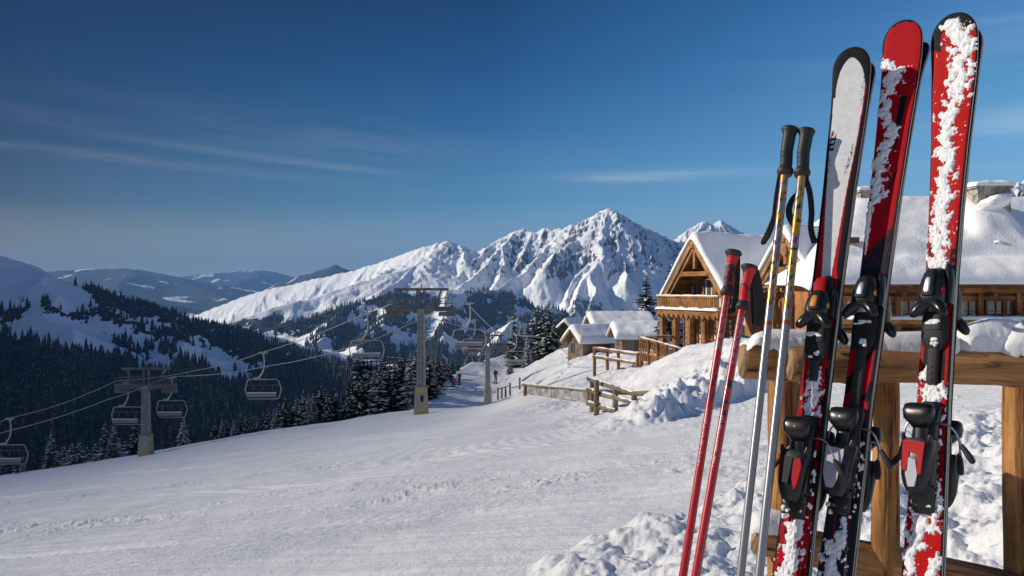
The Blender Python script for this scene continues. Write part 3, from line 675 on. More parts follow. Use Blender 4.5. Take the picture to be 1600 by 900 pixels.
r1_ = N('ShaderNodeMapRange'); r1_.interpolation_type = 'SMOOTHSTEP'; r1_.inputs['From Min'].default_value = 9; r1_.inputs['From Max'].default_value = -36; r1_.inputs['To Max'].default_value = .62; L(xx, r1_.inputs['Value'])
r2_ = N('ShaderNodeMapRange'); r2_.interpolation_type = 'SMOOTHSTEP'; r2_.inputs['From Min'].default_value = -260; r2_.inputs['From Max'].default_value = -150; L(sp.outputs['X'], r2_.inputs['Value'])
r3_ = N('ShaderNodeMapRange'); r3_.interpolation_type = 'SMOOTHSTEP'; r3_.inputs['From Min'].default_value = 290; r3_.inputs['From Max'].default_value = 180; L(cm_('ABSOLUTE', cm_('SUBTRACT', sp.outputs['Y'], 40), 0), r3_.inputs['Value'])
L(cm_('MULTIPLY', r1_.outputs['Result'], cm_('MULTIPLY', r2_.outputs['Result'], r3_.outputs['Result'])), ms.inputs['Fac']); L(tr.outputs[0], ms.inputs[1]); L(df.outputs[0], ms.inputs[2]); L(ms.outputs[0], nt.nodes['Material Output'].inputs['Surface'])
b = MB(); b.blob((-120, 40, 0), (170, 320, 9), 3, n=24, amp=.12); co = b.build('shade_cloud', cl, None, smooth=True, ang=180); tag(co, kind='structure')
co.location = SUN * (1010 / SUN.z)
# ------------------------------------------------------------------ ski rack: logs on posts under snow
def frame(xa, ya, za, o):
    m = Matrix.Identity(4)
    for i, a in enumerate((xa, ya, za)):
        for k in range(3): m[k][i] = a[k]
    for k in range(3): m[k][3] = o[k]
    return m
def put(o, parent, mw):
    o.parent = parent; o.matrix_basis = (parent.matrix_basis.inverted() @ mw) if parent is not None else mw; return o
def logmesh(name, a, b, r0, r1, axis, mats, parent, seed=0, n=36, rows=60, ends=(1, 1), knots=()):
    a = Vector(a); b = Vector(b); L_ = (b - a).length; t = (b - a) / L_
    s = np.linspace(0, 1, rows); th = np.arange(n) * 2 * np.pi / n
    Sg, T = np.meshgrid(s, th, indexing='ij')
    r = (r0 + (r1 - r0) * Sg) * (1 + .065 * pn(Sg * L_ * 4 + seed, np.cos(T) * 1.2 + np.sin(T) * .7 + seed, seed) + .03 * pn(np.cos(T) * 5 + seed, np.sin(T) * 5 + Sg * L_ * 1.5, seed + 1) - .05 * np.clip(pn(T * 3.2 + seed, Sg * L_ * .7, seed + 2) - .42, 0, 1) / .3)
    for (ks, kt, kr) in knots: r = r * (1 + .16 * np.exp(-(((Sg - ks) * L_ / kr) ** 2 + (np.angle(np.exp(1j * (T - kt))) * r0 / kr) ** 2)))
    bow = .012 * L_ * np.sin(Sg * np.pi * 1.3 + seed)
    lead = Sg * L_; c1 = np.cos(T) * r; c2 = np.sin(T) * r + bow * .5
    vs = np.stack([lead, c1, c2] if axis == 0 else [c1, c2, lead], -1).reshape(-1, 3)
    fs = []; mi = []
    for i in range(rows - 1):
        for k in range(n): fs.append((i * n + k, i * n + (k + 1) % n, (i + 1) * n + (k + 1) % n, (i + 1) * n + k)); mi.append(0)
    vs = [tuple(v) for v in vs]
    for e, row in ((0, 0), (1, rows - 1)):
        base = row * n; bev = []; dirn = -1 if e == 0 else 1
        c0 = np.mean(np.array(vs[base:base + n]), 0); idx = []
        for k in range(n):
            v = np.array(vs[base + k]); w = c0 + (v - c0) * .9; w[axis] += dirn * .006; idx.append(len(vs)); vs.append(tuple(w))
        for k in range(n): fs.append((base + k, base + (k + 1) % n, idx[(k + 1) % n], idx[k])); mi.append(1)
        w = c0.copy(); w[axis] += dirn * .004; ic = len(vs); vs.append(tuple(w))
        for k in range(n): fs.append((idx[k], idx[(k + 1) % n], ic)); mi.append(1)
    o = add(name, vs, fs, mats, None, midx=mi); weld_smooth(o, 45)
    up = Vector((0, 0, 1)) if axis == 0 else Vector((0, 1, 0))
    if axis == 0: xa = t; ya = up.cross(xa).normalized(); za = xa.cross(ya)
    else: za = t; xa = up.cross(za).normalized(); ya = za.cross(xa)
    return put(o, parent, frame(xa, ya, za, a))
rack_o = P(1390, 1000, 2.4)
rack = empty('ski_rack', rack_o, 'rustic log ski rack carrying snow, with three pairs of skis leaning on it', 'ski rack')
RL = [M['log'], M['endgrain']]
logmesh('rail', P(1161, 565, 2.47), P(1360, 569, 2.45), .054, .053, 0, RL, rack, 3, knots=((.3, 4.2, .03),))
logmesh('rail', P(1236, 573, 2.375), P(1720, 571, 2.33), .049, .052, 0, RL, rack, 8, rows=90, knots=((.72, 4.3, .03), (.2, 4.6, .025), (.45, 4.0, .02)))
logmesh('lower_rail', P(1183, 836, 2.52), P(1640, 940, 2.42), .054, .06, 0, RL, rack, 5, rows=80, knots=((.35, 4.4, .03),))
PL = [M['post'], M['endgrain']]
logmesh('post', P(1224, 1065, 2.55), P(1225, 588, 2.55), .050, .046, 2, PL, rack, 11, knots=((.6, 4.4, .03),))
logmesh('post', P(1381, 1065, 2.46), P(1384, 585, 2.46), .044, .037, 2, PL, rack, 14, knots=((.4, 4.6, .025), (.8, 4.2, .02)))
logmesh('post', P(1594, 1065, 2.46), P(1593, 585, 2.46), .044, .044, 2, PL, rack, 17, knots=((.5, 4.2, .03),))
def cap(pts, d0, d1, parent, seed, wy, name='snow_cover', front=(0, 0), soft=14):
    """pts: (px, top_py, bottom_py) along the rail"""
    pts = np.array(pts, float); n = 150; m = 30
    px = np.linspace(pts[0, 0], pts[-1, 0], n); top = np.interp(px, pts[:, 0], pts[:, 1]); bot = np.interp(px, pts[:, 0], pts[:, 2])
    k = np.ones(9) / 9; pad = lambda a: np.convolve(np.pad(a, 4, 'edge'), k, 'valid')
    top = pad(top); bot = pad(bot); d = d0 + (d1 - d0) * (px - px[0]) / (px[-1] - px[0])
    bot = bot - 10; zt = -(top - 450) / F * d; zb = -(bot - 450) / F * d; x = (px - 800) / F * d
    sx = (px - px[0]) / (px[-1] - px[0]); endk = np.clip(np.minimum(sx, 1 - sx) * (px[-1] - px[0]) / soft, 0, 1) ** .5
    ph = np.linspace(-.12 * np.pi, 1.1 * np.pi, m); Ph, Xx = np.meshgrid(ph, x, indexing='xy')
    Xx = np.repeat(x[:, None], m, 1); Ph = np.repeat(ph[None], n, 0)
    nz_ = .05 * fbm(Xx * 14, Ph * 1.6 + seed, 3, seed=seed) + .028 * fbm(Xx * 45, Ph * 5, 3, seed=seed + 1)
    w = (wy * (1 + .12 * pn(x * 6 + seed, x * 0, seed)))[:, None] * (endk[:, None] * .75 + .25)
    hgt = (zt - zb)[:, None]
    Yy = d[:, None] - front[0] - np.cos(Ph) * w * (1 + nz_)
    Zz = zb[:, None] + np.sign(np.sin(Ph)) * np.abs(np.sin(Ph)) ** .8 * hgt * (1 + nz_ * .6) + .018 * fbm(Xx * 26, 0 * Xx + seed, 3, seed=seed + 7) * (Ph < .35)
    V = np.stack([Xx, Yy, Zz], -1).reshape(-1, 3)
    f = grid_faces(n, m); f = [tuple(q) for q in f]
    for i in range(n - 1): f.append((i * m, (i + 1) * m, (i + 1) * m + m - 1, i * m + m - 1))
    f.append(tuple(range(m))); f.append(tuple(range((n - 1) * m, n * m))[::-1])
    o = add(name, V, f, M['snow_fine']) if False else add(name, [tuple(v) for v in V], f, M['snow_fine'])
    weld_smooth(o, 70); put(o, parent, Matrix.Identity(4)); return o
cap([(1166, 556, 562), (1169, 533, 548), (1176, 522, 545), (1200, 515, 544), (1222, 513, 546), (1250, 515, 552), (1290, 516, 556), (1320, 520, 560), (1345, 524, 558), (1370, 521, 563), (1385, 519, 565), (1410, 518, 560), (1440, 517, 556), (1475, 519, 556), (1496, 527, 556)], 2.44, 2.36, rack, 5, .043)
cap([(1488, 540, 552), (1498, 518, 551), (1515, 505, 552), (1540, 498, 554), (1570, 497, 556), (1600, 502, 556), (1720, 505, 556)], 2.38, 2.36, rack, 9, .050)
cap([(1556, 550, 556), (1566, 526, 556), (1580, 511, 554), (1600, 501, 552), (1640, 496, 552), (1720, 500, 552)], 2.345, 2.33, rack, 13, .055, soft=46)
cap([(1168, 815, 832), (1180, 803, 830), (1200, 796, 830), (1222, 797, 834), (1236, 812, 838), (1244, 832, 842)], 2.52, 2.52, rack, 15, .055)
cap([(1330, 868, 874), (1360, 862, 874), (1400, 866, 882), (1420, 876, 886)], 2.49, 2.48, rack, 17, .04)

# ------------------------------------------------------------------ skis
RED = (.40, .007, .014); RED3 = (.42, .007, .008); BLK = (.012, .013, .016); CHAR = (.022, .024, .032); WHT = (.58, .59, .61); STEEL = (.50, .47, .43)
M['ski'] = attr_mat('ski topsheet', 'paint', rough=.5, coat=0, spec=.05, noise=(60, .08), bump=(700, .04, .001))
class Ski:
    def __init__(s, top, bot, a, wid, ext=.27, curl=.03):
        s.top = P(*top); s.bot = P(*bot); s.ax = (s.top - s.bot).normalized(); s.L = (s.top - s.bot).length; s.ext = ext; s.curl = curl
        y0 = Vector((math.sin(a), math.cos(a), 0)); s.y = (y0 - s.ax * y0.dot(s.ax)).normalized(); s.x = s.y.cross(s.ax)
        s.wid = wid; s.M = frame(s.x, s.y, s.ax, s.bot)
    def z(s, py):
        k = (450 - py) / F; return (k * s.bot.y - s.bot.z) / (s.ax.z - k * s.ax.y)
    def py(s, z):
        q = s.bot.z + s.ax.z * z; r = s.bot.y + s.ax.y * z; return 450 - q / r * F
    def hw(s, z):
        z = np.asarray(z, float); d = s.bot.y + s.ax.y * z; u = (s.bot.x + s.ax.x * z) / d
        w = np.interp(s.py(z), [p for p, _ in s.wid], [q for _, q in s.wid]) * d / F / (s.x.x - u * s.x.y) / 2
        tl = w * 1.25; q = np.clip((z - (s.L - tl)) / tl, 0, 1)
        w = w * np.maximum(1 - q ** 2.3, 0) ** (1 / 2.1)
        q = np.clip((-s.ext + .03 - z) / .03, 0, 1); return w * np.sqrt(np.maximum(1 - q * q * .8, 0))
    def th(s, z): return .005 + .010 * np.exp(-((np.asarray(z) - s.L * .38) / .5) ** 2)
    def off(s, z): return -s.curl * np.clip((np.asarray(z) - (s.L - .20)) / .20, 0, 1) ** 2
def ski_body(S_, root, paint, base_col=(.02, .02, .022)):
    nz_ = 820; nx_ = 71
    z = np.concatenate([np.linspace(-S_.ext, S_.L - .1, nz_ - 60), S_.L - .1 * (1 - np.linspace(0, 1, 61)[1:]) ** 1.6])
    hw = np.maximum(S_.hw(z), 1e-4); th = S_.th(z); off = S_.off(z); py = S_.py(z)
    u = np.linspace(-1, 1, nx_)
    U, Z = np.meshgrid(u, z, indexing='xy'); PY = np.repeat(py[:, None], nx_, 1)
    top = np.stack([U * hw[:, None] * .985, off[:, None] - th[:, None] / 2 + .0016 * np.abs(U) ** 8, Z], -1)
    ctop = paint(U, PY, U * hw[:, None])
    cols = [top]; cc = [ctop]
    def ringpt(uu, yy, col):
        cols.append(np.stack([hw * uu, off + yy, z], -1)[:, None]); cc.append(np.broadcast_to(np.array(col), (len(z), 1, 3)))
    ringpt(1, -th / 2 + .002, (.02, .02, .02)); ringpt(1, th / 2 - .0050, (.02, .02, .02)); ringpt(1, th / 2 - .0047, STEEL); ringpt(1, th / 2, STEEL); ringpt(.965, th / 2 + .0002, STEEL); ringpt(.955, th / 2 + .0002, base_col)
    ringpt(-.955, th / 2 + .0002, base_col); ringpt(-.965, th / 2 + .0002, STEEL); ringpt(-1, th / 2, STEEL); ringpt(-1, th / 2 - .0047, STEEL); ringpt(-1, th / 2 - .0050, (.02, .02, .02)); ringpt(-1, -th / 2 + .002, (.02, .02, .02))
    A = np.concatenate(cols, 1); Cc = np.concatenate(cc, 1); k = A.shape[1]; n = len(z)
    i = np.arange(n - 1)[:, None] * k; j = np.arange(k)[None]; j2 = (np.arange(k) + 1)[None] % k
    f = np.stack([(i + j), (i + j2), (i + j2 + k), (i + j + k)], -1).reshape(-1, 4)
    o = add('body', A.reshape(-1, 3), f, M['ski'], root, colors={'paint': Cc.reshape(-1, 3)})
    weld_smooth(o, 40); return o
def ski_snow(S_, root, paths, seed, amp=.014, speck=.0):
    ps = sorted(paths); p0 = ps[0][0] - 12; p1 = ps[-1][0] + 6
    z0, z1 = S_.z(p1), S_.z(p0); nz_ = int((z1 - z0) / .0021); nx_ = 58
    z = np.linspace(z0, z1, nz_); u = np.linspace(-1.03, 1.0, nx_); U, Z = np.meshgrid(u, z, indexing='xy')
    hw = S_.hw(z); py = S_.py(z); th = S_.th(z); off = S_.off(z)
    a = np.array(ps); c = np.interp(py, a[:, 0], a[:, 1]); w = np.interp(py, a[:, 0], a[:, 2], left=0, right=0)
    Xm = U * hw[:, None]
    m = 1 - np.abs(U - c[:, None]) / np.maximum(w[:, None], 1e-3) * 1.0
    e = .75 * fbm(Xm / .022, Z / .028, 5, gain=.62, seed=seed)
    m = np.clip(m * 1.3, -2, 1.1) + e * 1.35 - .30
    wl = worley(Xm / .0105 + .25 * pn(Xm / .006, Z / .006, 3), Z / .0105, seed + 2); wl2 = worley(Xm / .024, Z / .024, seed + 4)
    h = np.sqrt(np.clip(m, 0, 1.2)) * amp * (.42 + .16 * (1 - wl ** 2) + .34 * (1 - wl2 ** 2) + .22 * fbm(Xm / .018, Z / .022, 3, seed=seed + 8)) * (1 + .14 * fbm(Xm / .004, Z / .004, 3, seed=seed + 6))
    dots = (worley(Xm / .011, Z / .011, seed + 9) < .15 + .1 * pn(Xm / .012, Z / .012, seed + 12)) & (pn(Xm / .03, Z / .05, seed + 5) > .42) & (m > -1.5)
    h = np.where(h < .0006, 0, h); h = np.maximum(h, np.where(dots, .0012, 0))
    Y = off[:, None] - th[:, None] / 2 - h + np.where(h <= 0, .0015, 0)
    keep = h > 0; k = keep[:-1, :-1] | keep[1:, :-1] | keep[:-1, 1:] | keep[1:, 1:]
    f = grid_faces(nz_, nx_)[k.ravel()]
    V = np.stack([Xm, Y, Z], -1).reshape(-1, 3); used = np.unique(f); mp = np.zeros(len(V), int); mp[used] = np.arange(len(used))
    o = add('snow', V[used], mp[f], M['snow_fine'], root); weld_smooth(o, 180); return o
def topy(S_, z): return float(S_.off(z) - S_.th(z) / 2)
def toe(S_, root, c, badge_mat, style):
    """c: dict of photo rows: top, bot (housing), plate (bottom of boot plate), track"""
    zt, zb, zp, zk = (S_.z(c[k]) for k in ('top', 'bot', 'plate', 'track')); t0 = topy(S_, zb); Hh = zt - zb; w = S_.hw((zt + zb) / 2) * 1.02
    w = min(float(w), .037)
    b = MB()
    def sec(q, ww, hh, e=3.2, sx=0): return (zb + q * Hh, sx, t0 - hh / 2 + .003, ww, hh / 2 + .003, e)
    b.loft([sec(0, w * .80, .047), sec(.06, w * .9, .053), sec(.3, w * .95, .054), sec(.6, w * .88, .050), sec(.85, w * .72, .043), sec(.97, w * .56, .033), sec(1.02, w * .40, .020, 2.4)], n=28)
    b.loft([(zb + .08 * Hh, w * .98, t0 - .010, .008, .013), (zb + .5 * Hh, w * 1.02, t0 - .012, .009, .015), (zb + 1.0 * Hh, w * .88, t0 - .010, .008, .013), (zb + 1.12 * Hh, w * .75, t0 - .007, .006, .008, 2.2)], n=14)
    tp = b.build('toe_piece', M['black'], root, smooth=True, ang=50)
    # raised ridge and inset of the housing front
    r = MB(); r.loft([(zb + .22 * Hh, 0, t0 - .0555, w * .40, .004), (zb + .28 * Hh, 0, t0 - .0565, w * .46, .005), (zb + .75 * Hh, 0, t0 - .0495, w * .40, .005), (zb + .90 * Hh, 0, t0 - .041, w * .26, .004)], n=16)
    r.build('cover', M['dark'], tp, smooth=True)
    r = MB(); r.loft([(zb + .30 * Hh, 0, t0 - .0605, w * .20, .003), (zb + .36 * Hh, 0, t0 - .0615, w * .24, .003), (zb + .6 * Hh, 0, t0 - .0565, w * .24, .003), (zb + .68 * Hh, 0, t0 - .054, w * .16, .003)], n=14)
    r.build('badge', badge_mat, tp, smooth=True)
    r = MB(); r.loft([(zb + .22 * Hh, w * .80, t0 - .034, .0035, .006), (zb + .38 * Hh, w * .84, t0 - .036, .004, .008), (zb + .5 * Hh, w * .82, t0 - .034, .003, .005)], n=10)
    r.build('release_window', M['orange'] if style != 3 else M['red'], tp, smooth=True)
    for sgn in (-1, 1):
        g = MB(); y1 = t0 - .044
        g.tube([(sgn * .004, y1 + .012, zb + .008), (sgn * w * .45, y1 + .006, zb + .004), (sgn * w * .80, y1 + .001, zb - .010), (sgn * w * 1.10, y1 - .003, zb - .026), (sgn * w * 1.16, y1 - .002, zb - .033)], [.015, .0165, .015, .0115, .006], n=10)
        g.build('toe_wing', M['black'], tp, smooth=True, ang=60)
    g = MB(); g.loft([(zb - .004, 0, t0 - .030, w * .70, .012), (zb - .016, 0, t0 - .028, w * .62, .010)], n=16); g.build('silver_bridge', M['silver'] if style == 2 else M['dark'], tp, smooth=True)
    p_ = MB(); Lp = zb - zp
    p_.loft([(zp - .004, 0, t0 - .003, w * .45, .007), (zp + .012, 0, t0 - .004, w * .80, .010), (zp + .3 * Lp, 0, t0 - .006, w * .93, .013), (zp + .7 * Lp, 0, t0 - .007, w * .92, .015), (zb + .004, 0, t0 - .006, w * .8, .013)], n=24)
    p_.loft([(zp + .45 * Lp, 0, t0 - .019, w * .66, .004), (zp + .9 * Lp, 0, t0 - .021, w * .66, .004)], n=16)
    pl = p_.build('boot_plate', M['dark'], root, smooth=True, ang=50)
    sn = MB(); rr = random.Random(style)
    for i in range(9):
        sn.blob((rr.uniform(-.55, .55) * w, t0 - .0235, zp + Lp * rr.uniform(.60, .68)), (rr.uniform(.006, .012), .0028, rr.uniform(.002, .004)), i, n=7)
    for i in range(6): sn.blob((rr.uniform(-.3, .3) * w, t0 - .0165, zp + Lp * rr.uniform(.06, .24)), (rr.uniform(.004, .008), .004, rr.uniform(.003, .006)), i + 30, n=7)
    tag(sn.build('snow_crumbs', M['snow_fine'], pl, smooth=True, ang=80), kind='stuff')
    k_ = MB(); k_.loft([(zk, 0, t0 - .003, w * .30, .006), (zk + .01, 0, t0 - .005, w * .38, .008), (zp + .002, 0, t0 - .006, w * .42, .009)], n=16)
    Lk = zp - zk
    for i in range(max(2, int(Lk / .018))): k_.tube([(0, t0 - .012, zk + .014 + i * .018), (0, t0 - .0155, zk + .014 + i * .018)], .0045, n=10)
    k_.build('adjustment_track', M['rubber'], root, smooth=True)
def heel(S_, root, c, ins_mats, style):
    """rows: cup_top, cup_bot, lev_top, lev_bot, end"""
    zct, zcb, zlt, zlb, ze = (S_.z(c[k]) for k in ('cup_top', 'cup_bot', 'lev_top', 'lev_bot', 'end')); zm = (zct + ze) / 2; t0 = topy(S_, zm)
    w = min(float(S_.hw(zm)), .042)
    b = MB()
    b.loft([(ze, 0, t0 - .004, w * .50, .008), (ze + .01, 0, t0 - .006, w * .66, .010), (ze + .04, 0, t0 - .009, w * .70, .012), (zlb - .005, 0, t0 - .013, w * .74, .018), (zlt, 0, t0 - .018, w * .78, .022), (zcb, 0, t0 - .018, w * .74, .022), (zct - .005, .004, t0 - .012, w * .70, .016), (zct + .012, .006, t0 - .008, w * .55, .010, 2.4)], n=26)
    for i in range(5): b.loft([(zlb + (zlt - zlb) * (.1 + .18 * i), w * .80, t0 - .020, .004, .012), (zlb + (zlt - zlb) * (.2 + .18 * i), w * .82, t0 - .020, .004, .012)], n=8)
    hp = b.build('heel_piece', M['black'], root, smooth=True, ang=45)
    for sx in (-.35, .35):
        g = MB(); g.tube([(sx * w, t0 - .0155, ze + .022), (sx * w, t0 - .0175, ze + .022)], .005, n=12); g.build('screw', M['grey_metal'], hp)
    # cup: the pad the boot heel steps on
    Lc = zct - zcb
    g = MB(); g.loft([(zcb - .012, 0, t0 - .045, w * .45, .016, 3), (zcb, 0, t0 - .056, w * .62, .017, 3.5), (zcb + .2 * Lc, 0, t0 - .060, w * .86, .018, 3.5), (zcb + .6 * Lc, 0, t0 - .060, w * .93, .018, 4), (zct - .004, 0, t0 - .057, w * .86, .015, 4), (zct, 0, t0 - .055, w * .74, .010, 3)], n=28)
    g.loft([(zlt - .012, 0, t0 - .038, w * .42, .018), (zcb + .004, 0, t0 - .040, w * .46, .018)], n=16)
    cup = g.build('heel_cup', M['black'], hp, smooth=True, ang=50)
    g = MB(); g.loft([(zcb + .40 * Lc, 0, t0 - .0775, .002, .0016), (zcb + .45 * Lc, 0, t0 - .0782, .0045, .0016), (zcb + .50 * Lc, 0, t0 - .0782, .002, .0016)], n=10); g.build('din_scale', M['orange'] if style != 2 else M['silver'], hp)
    # lever: tall shell, horned at the top, with a coloured inset
    Ll = zlt - zlb; hh = .066
    g = MB()
    g.loft([(zlb - .004, 0, t0 - hh * .80, w * .50, .010, 2.6), (zlb + .01, 0, t0 - hh * .80, w * .68, .014, 3), (zlb + .25 * Ll, 0, t0 - hh * .84, w * .80, .018, 3.4), (zlb + .6 * Ll, 0, t0 - hh * .80, w * .90, .022, 3.6), (zlb + .9 * Ll, 0, t0 - hh * .74, w * .98, .023, 3.6), (zlt - .002, 0, t0 - hh * .72, w * .96, .020, 3.4)], n=30)
    for sg in (-1, 1): g.tube([(sg * w * .70, t0 - hh * .84, zlt - .018), (sg * w * .80, t0 - hh * .92, zlt - .004), (sg * w * .86, t0 - hh * .98, zlt + .009)], [.009, .0075, .003], n=10)
    g.loft([(zlb + .02, w * .25, t0 - .030, w * .62, .020), (zlt - .01, w * .2, t0 - .030, w * .70, .022)], n=16)
    lev = g.build('heel_lever', M['black'], hp, smooth=True, ang=50)
    yf = lambda q: t0 - hh * (.84 if q < .25 else .84 - .10 * (q - .25) / .65) - (.0185 if q < .3 else .0235) - .0005
    def panel(pts, mt, nm):
        g = MB(); poly = [(x * w, yf(q) - .0012, zlb + q * Ll) for x, q in pts]
        g.prism(poly, (0, 0, 0), (0, .006, 0)); g.build(nm, mt, hp)
    if style == 1:
        panel([(-.82, .85), (-.66, .86), (-.60, .35), (-.66, .28)], ins_mats[0], 'inset'); panel([(.25, .80), (.60, .82), (.74, .66), (.62, .30), (.42, .18), (.22, .42)], ins_mats[0], 'inset'); panel([(-.45, .85), (.1, .82), (.02, .3), (-.36, .3)], ins_mats[1], 'inset')
    elif style == 2:
        panel([(-.72, .90), (.50, .86), (.52, .74), (.30, .25), (.02, .10), (-.36, .10), (-.60, .35)], ins_mats[0], 'inset')
    else:
        panel([(-.70, .92), (.66, .90), (.60, .30), (.38, .30), (.28, .66), (-.20, .70), (-.34, .34), (-.58, .36)], ins_mats[0], 'inset'); panel([(-.28, .60), (.20, .56), (.34, .28), (.20, .06), (-.18, .05), (-.40, .28)], ins_mats[1], 'inset')
    # brake arms
    z0 = zcb + .005
    for sg in ((1,) if style == 1 else (1, -1)):
        g = MB(); k = 1 if sg > 0 else .28
        pts = bez((sg * w * .75, t0 - .022, z0), (sg * (w + .03 * k), t0 - .030, z0 + .004), (sg * (w + .040 * k), t0 - .026, z0 - .02), (sg * (w + .052 * k), t0 - .02, z0 - .052), 10)
        g.tube(pts, .0026, n=8); ba = g.build('brake_arm', M['silver'], hp, smooth=True)
        e = pts[-1]; dr = (pts[-1] - pts[-2]).normalized() + Vector((.35 * sg * k, 0, -.1)); dr.normalize()
        g = MB(); g.tube([e - dr * .004, e + dr * .006, e + dr * .030, e + dr * .044, e + dr * .048], [.0045, .0065, .0085, .0075, .004], n=12); g.build('brake_tip', M['rubber'], hp, smooth=True)
    sn = MB(); rr = random.Random(style + 40)
    for i in range(22): sn.blob((rr.choice((-1, 1)) * w * rr.uniform(.3, .95), t0 - rr.uniform(.0, .014), ze + rr.uniform(-.004, .06)), (rr.uniform(.003, .009), .005, rr.uniform(.003, .008)), i, n=6)
    for i in range(14): sn.blob((w * rr.uniform(.72, 1.0), t0 - rr.uniform(.0, .02), zlb + rr.uniform(0, 1.2) * Ll), (rr.uniform(.002, .006), .004, rr.uniform(.003, .010)), i + 50, n=6)
    tag(sn.build('snow_crumbs', M['snow_fine'], hp, smooth=True, ang=80), kind='stuff')
def lerpc(a, b, t): return np.array(a) * (1 - t[..., None]) + np.array(b) * t[..., None]
def sel(C, mask, col): C[mask] = col; return C
def paint1(U, PY, X):
    C = np.empty(U.shape + (3,)); C[:] = BLK; ja = .05 * pn(PY / 9, U * 2, 3)
    wl = np.interp(PY, [82, 150, 220, 300, 420, 520], [-.84, -.90, -.86, -.74, -.40, -.28]); wr = np.interp(PY, [82, 150, 220, 300, 420, 520], [.80, .80, .74, .56, .34, .24])
    rl = np.interp(PY, [280, 300, 420, 900], [-.74, -.80, -.80, -.92]); rr = np.interp(PY, [120, 300, 420, 440, 900], [.84, .62, .62, .80, .86])
    red = (U > rl) & (U < rr) & (PY > 280) | ((U > wr) & (U < wr + .06) & (PY > 140)); sel(C, red, RED)
    wh = (U > wl) & (U < wr) & (PY < 530); ell = (U / .80) ** 2 + (np.maximum(150 - PY, 0) / 54) ** 2 < 1
    wh &= (PY > 150) | ell; sel(C, wh, WHT)
    ch = (U > .62) & (PY < 170) & (pn(X * 400, PY / 3, 5) > .25) & (PY > 118); sel(C, ch & wh, (.2, .2, .2))
    blk2 = (PY > 560) & (np.abs(U) > .45) & (pn(X * 90, PY / 22, 8) > .32); sel(C, blk2, BLK)
    # small emblem and scuffed lettering on the white field
    lx = X * 1000; 
    e1 = (np.abs(PY - 206 - (U + .74) * 30) < 4) & (U > -.80) & (U < -.66); sel(C, e1 & wh, (.35, .02, .03))
    for (p0, p1, u0, u1) in ((205, 232, -.82, -.76), (208, 224, -.56, -.49), (213, 217, -.78, -.5), (222, 226, -.80, -.56), (229, 234, -.84, -.5)): sel(C, wh & (PY > p0) & (PY < p1) & (U > u0 + (PY - 205) * -.002) & (U < u1 + (PY - 205) * -.002), (.03, .03, .035))
    sm = wh & (U > .28) & (U < .62) & (PY > 228) & (PY < 276) & (np.abs(U - .62 + (PY - 228) * .0068) < .11) & (pn(X * 330, PY / 3.2, 11) > .05); sel(C, sm, (.05, .05, .055))
    sm = wh & (U > -.80) & (U < -.66) & (PY > 246) & (PY < 268) & (pn(X * 330, PY / 3.2, 12) > .1); sel(C, sm, (.12, .12, .13))
    return C
def paint2(U, PY, X):
    C = np.empty(U.shape + (3,)); C[:] = RED
    sel(C, (np.abs(U) > .93) & (PY < 80), BLK); sel(C, (PY < 46) & (np.abs(U) > .55), BLK); sel(C, PY < 43, BLK); sel(C, (U > .93), (.02, .012, .014))
    dg = PY + 24 * U > 378; sel(C, dg, CHAR); sel(C, dg & (PY + 24 * U < 386) & (U < .7), (.16, .012, .02))
    sel(C, (U > .90) & (PY > 300), (.03, .03, .034))
    k = (U > .20 - (PY - 155) * .002) & (U < .60 - (PY - 155) * .003) & (PY > 152) & (PY < 236); sel(C, k, BLK)
    sel(C, k & (U > .32 - (PY - 155) * .002) & (U < .47 - (PY - 155) * .0025) & (PY > 194) & (pn(X * 60, PY / 8, 2) > -.3), RED)
    sel(C, (PY > 268) & (PY < 302) & (np.abs(U - .62 + (PY - 270) * .012) < .07), BLK)
    lo = (PY > 548) & (PY < 655); sel(C, lo & (np.abs(U) > .36) & (U < .88), RED); sel(C, lo & (np.abs(U) > .36) & (np.sin(PY / 11 + U * 3 + 1.3 * pn(PY / 20, U * 2, 4)) > .45), BLK)
    sel(C, (PY > 735) & (PY < 850) & (np.abs(np.abs(U - .05) - .42 + .05 * pn(PY / 12, U, 5)) < .05), (.22, .012, .03))
    sel(C, dg & (PY < 450) & (pn(X * 240, PY / 6, 6) > .55), (.2, .02, .03))
    return C
def paint3(U, PY, X):
    C = np.empty(U.shape + (3,)); C[:] = RED3
    sel(C, (PY < 47 + 30 * np.maximum(-U, 0) ** 3 * (U < 0)) & ~((PY > 42) & (np.abs(U) < .3)), BLK); sel(C, (U < -.55) & (PY < 78 + 16 * (U + .55)), BLK); sel(C, (U > .5) & (PY < 56), BLK)
    sel(C, U > .93, BLK); sel(C, U < -.965, (.05, .01, .012))
    sel(C, (U > .62) & (PY > 392) & (PY < 440) & (pn(X * 60, PY / 14, 3) > -.1), BLK); sel(C, (np.abs(U + .75) < .1) & (PY > 372) & (PY < 420), BLK)
    sel(C, (PY > 545) & (PY < 600) & (np.abs(np.abs(U) - .55) < .2), BLK)
    return C
WIDS = [[(82, 60), (130, 59), (180, 56), (240, 53), (300, 49), (420, 45), (520, 44), (620, 45), (740, 50), (900, 56)],
        [(40, 63), (90, 62), (150, 57), (220, 52), (300, 47), (420, 43), (520, 43), (620, 41), (740, 47), (900, 54)],
        [(30, 74), (80, 73), (140, 68), (220, 58), (320, 50), (420, 46), (520, 46), (620, 48), (740, 54), (900, 62)]]
DEF = [((1337, 82, 2.46), (1235, 900, 2.12), 46), ((1417, 40, 2.46), (1304, 900, 2.10), 50), ((1496, 29, 2.36), (1440, 900, 2.02), 55)]
LAB = ['ski with a white topsheet and black rim, leftmost of the skis on the log rack', 'ski red above and charcoal below a diagonal, between the white and the bright red ski', 'tall bright red ski under a broad snow streak, rightmost on the rack']
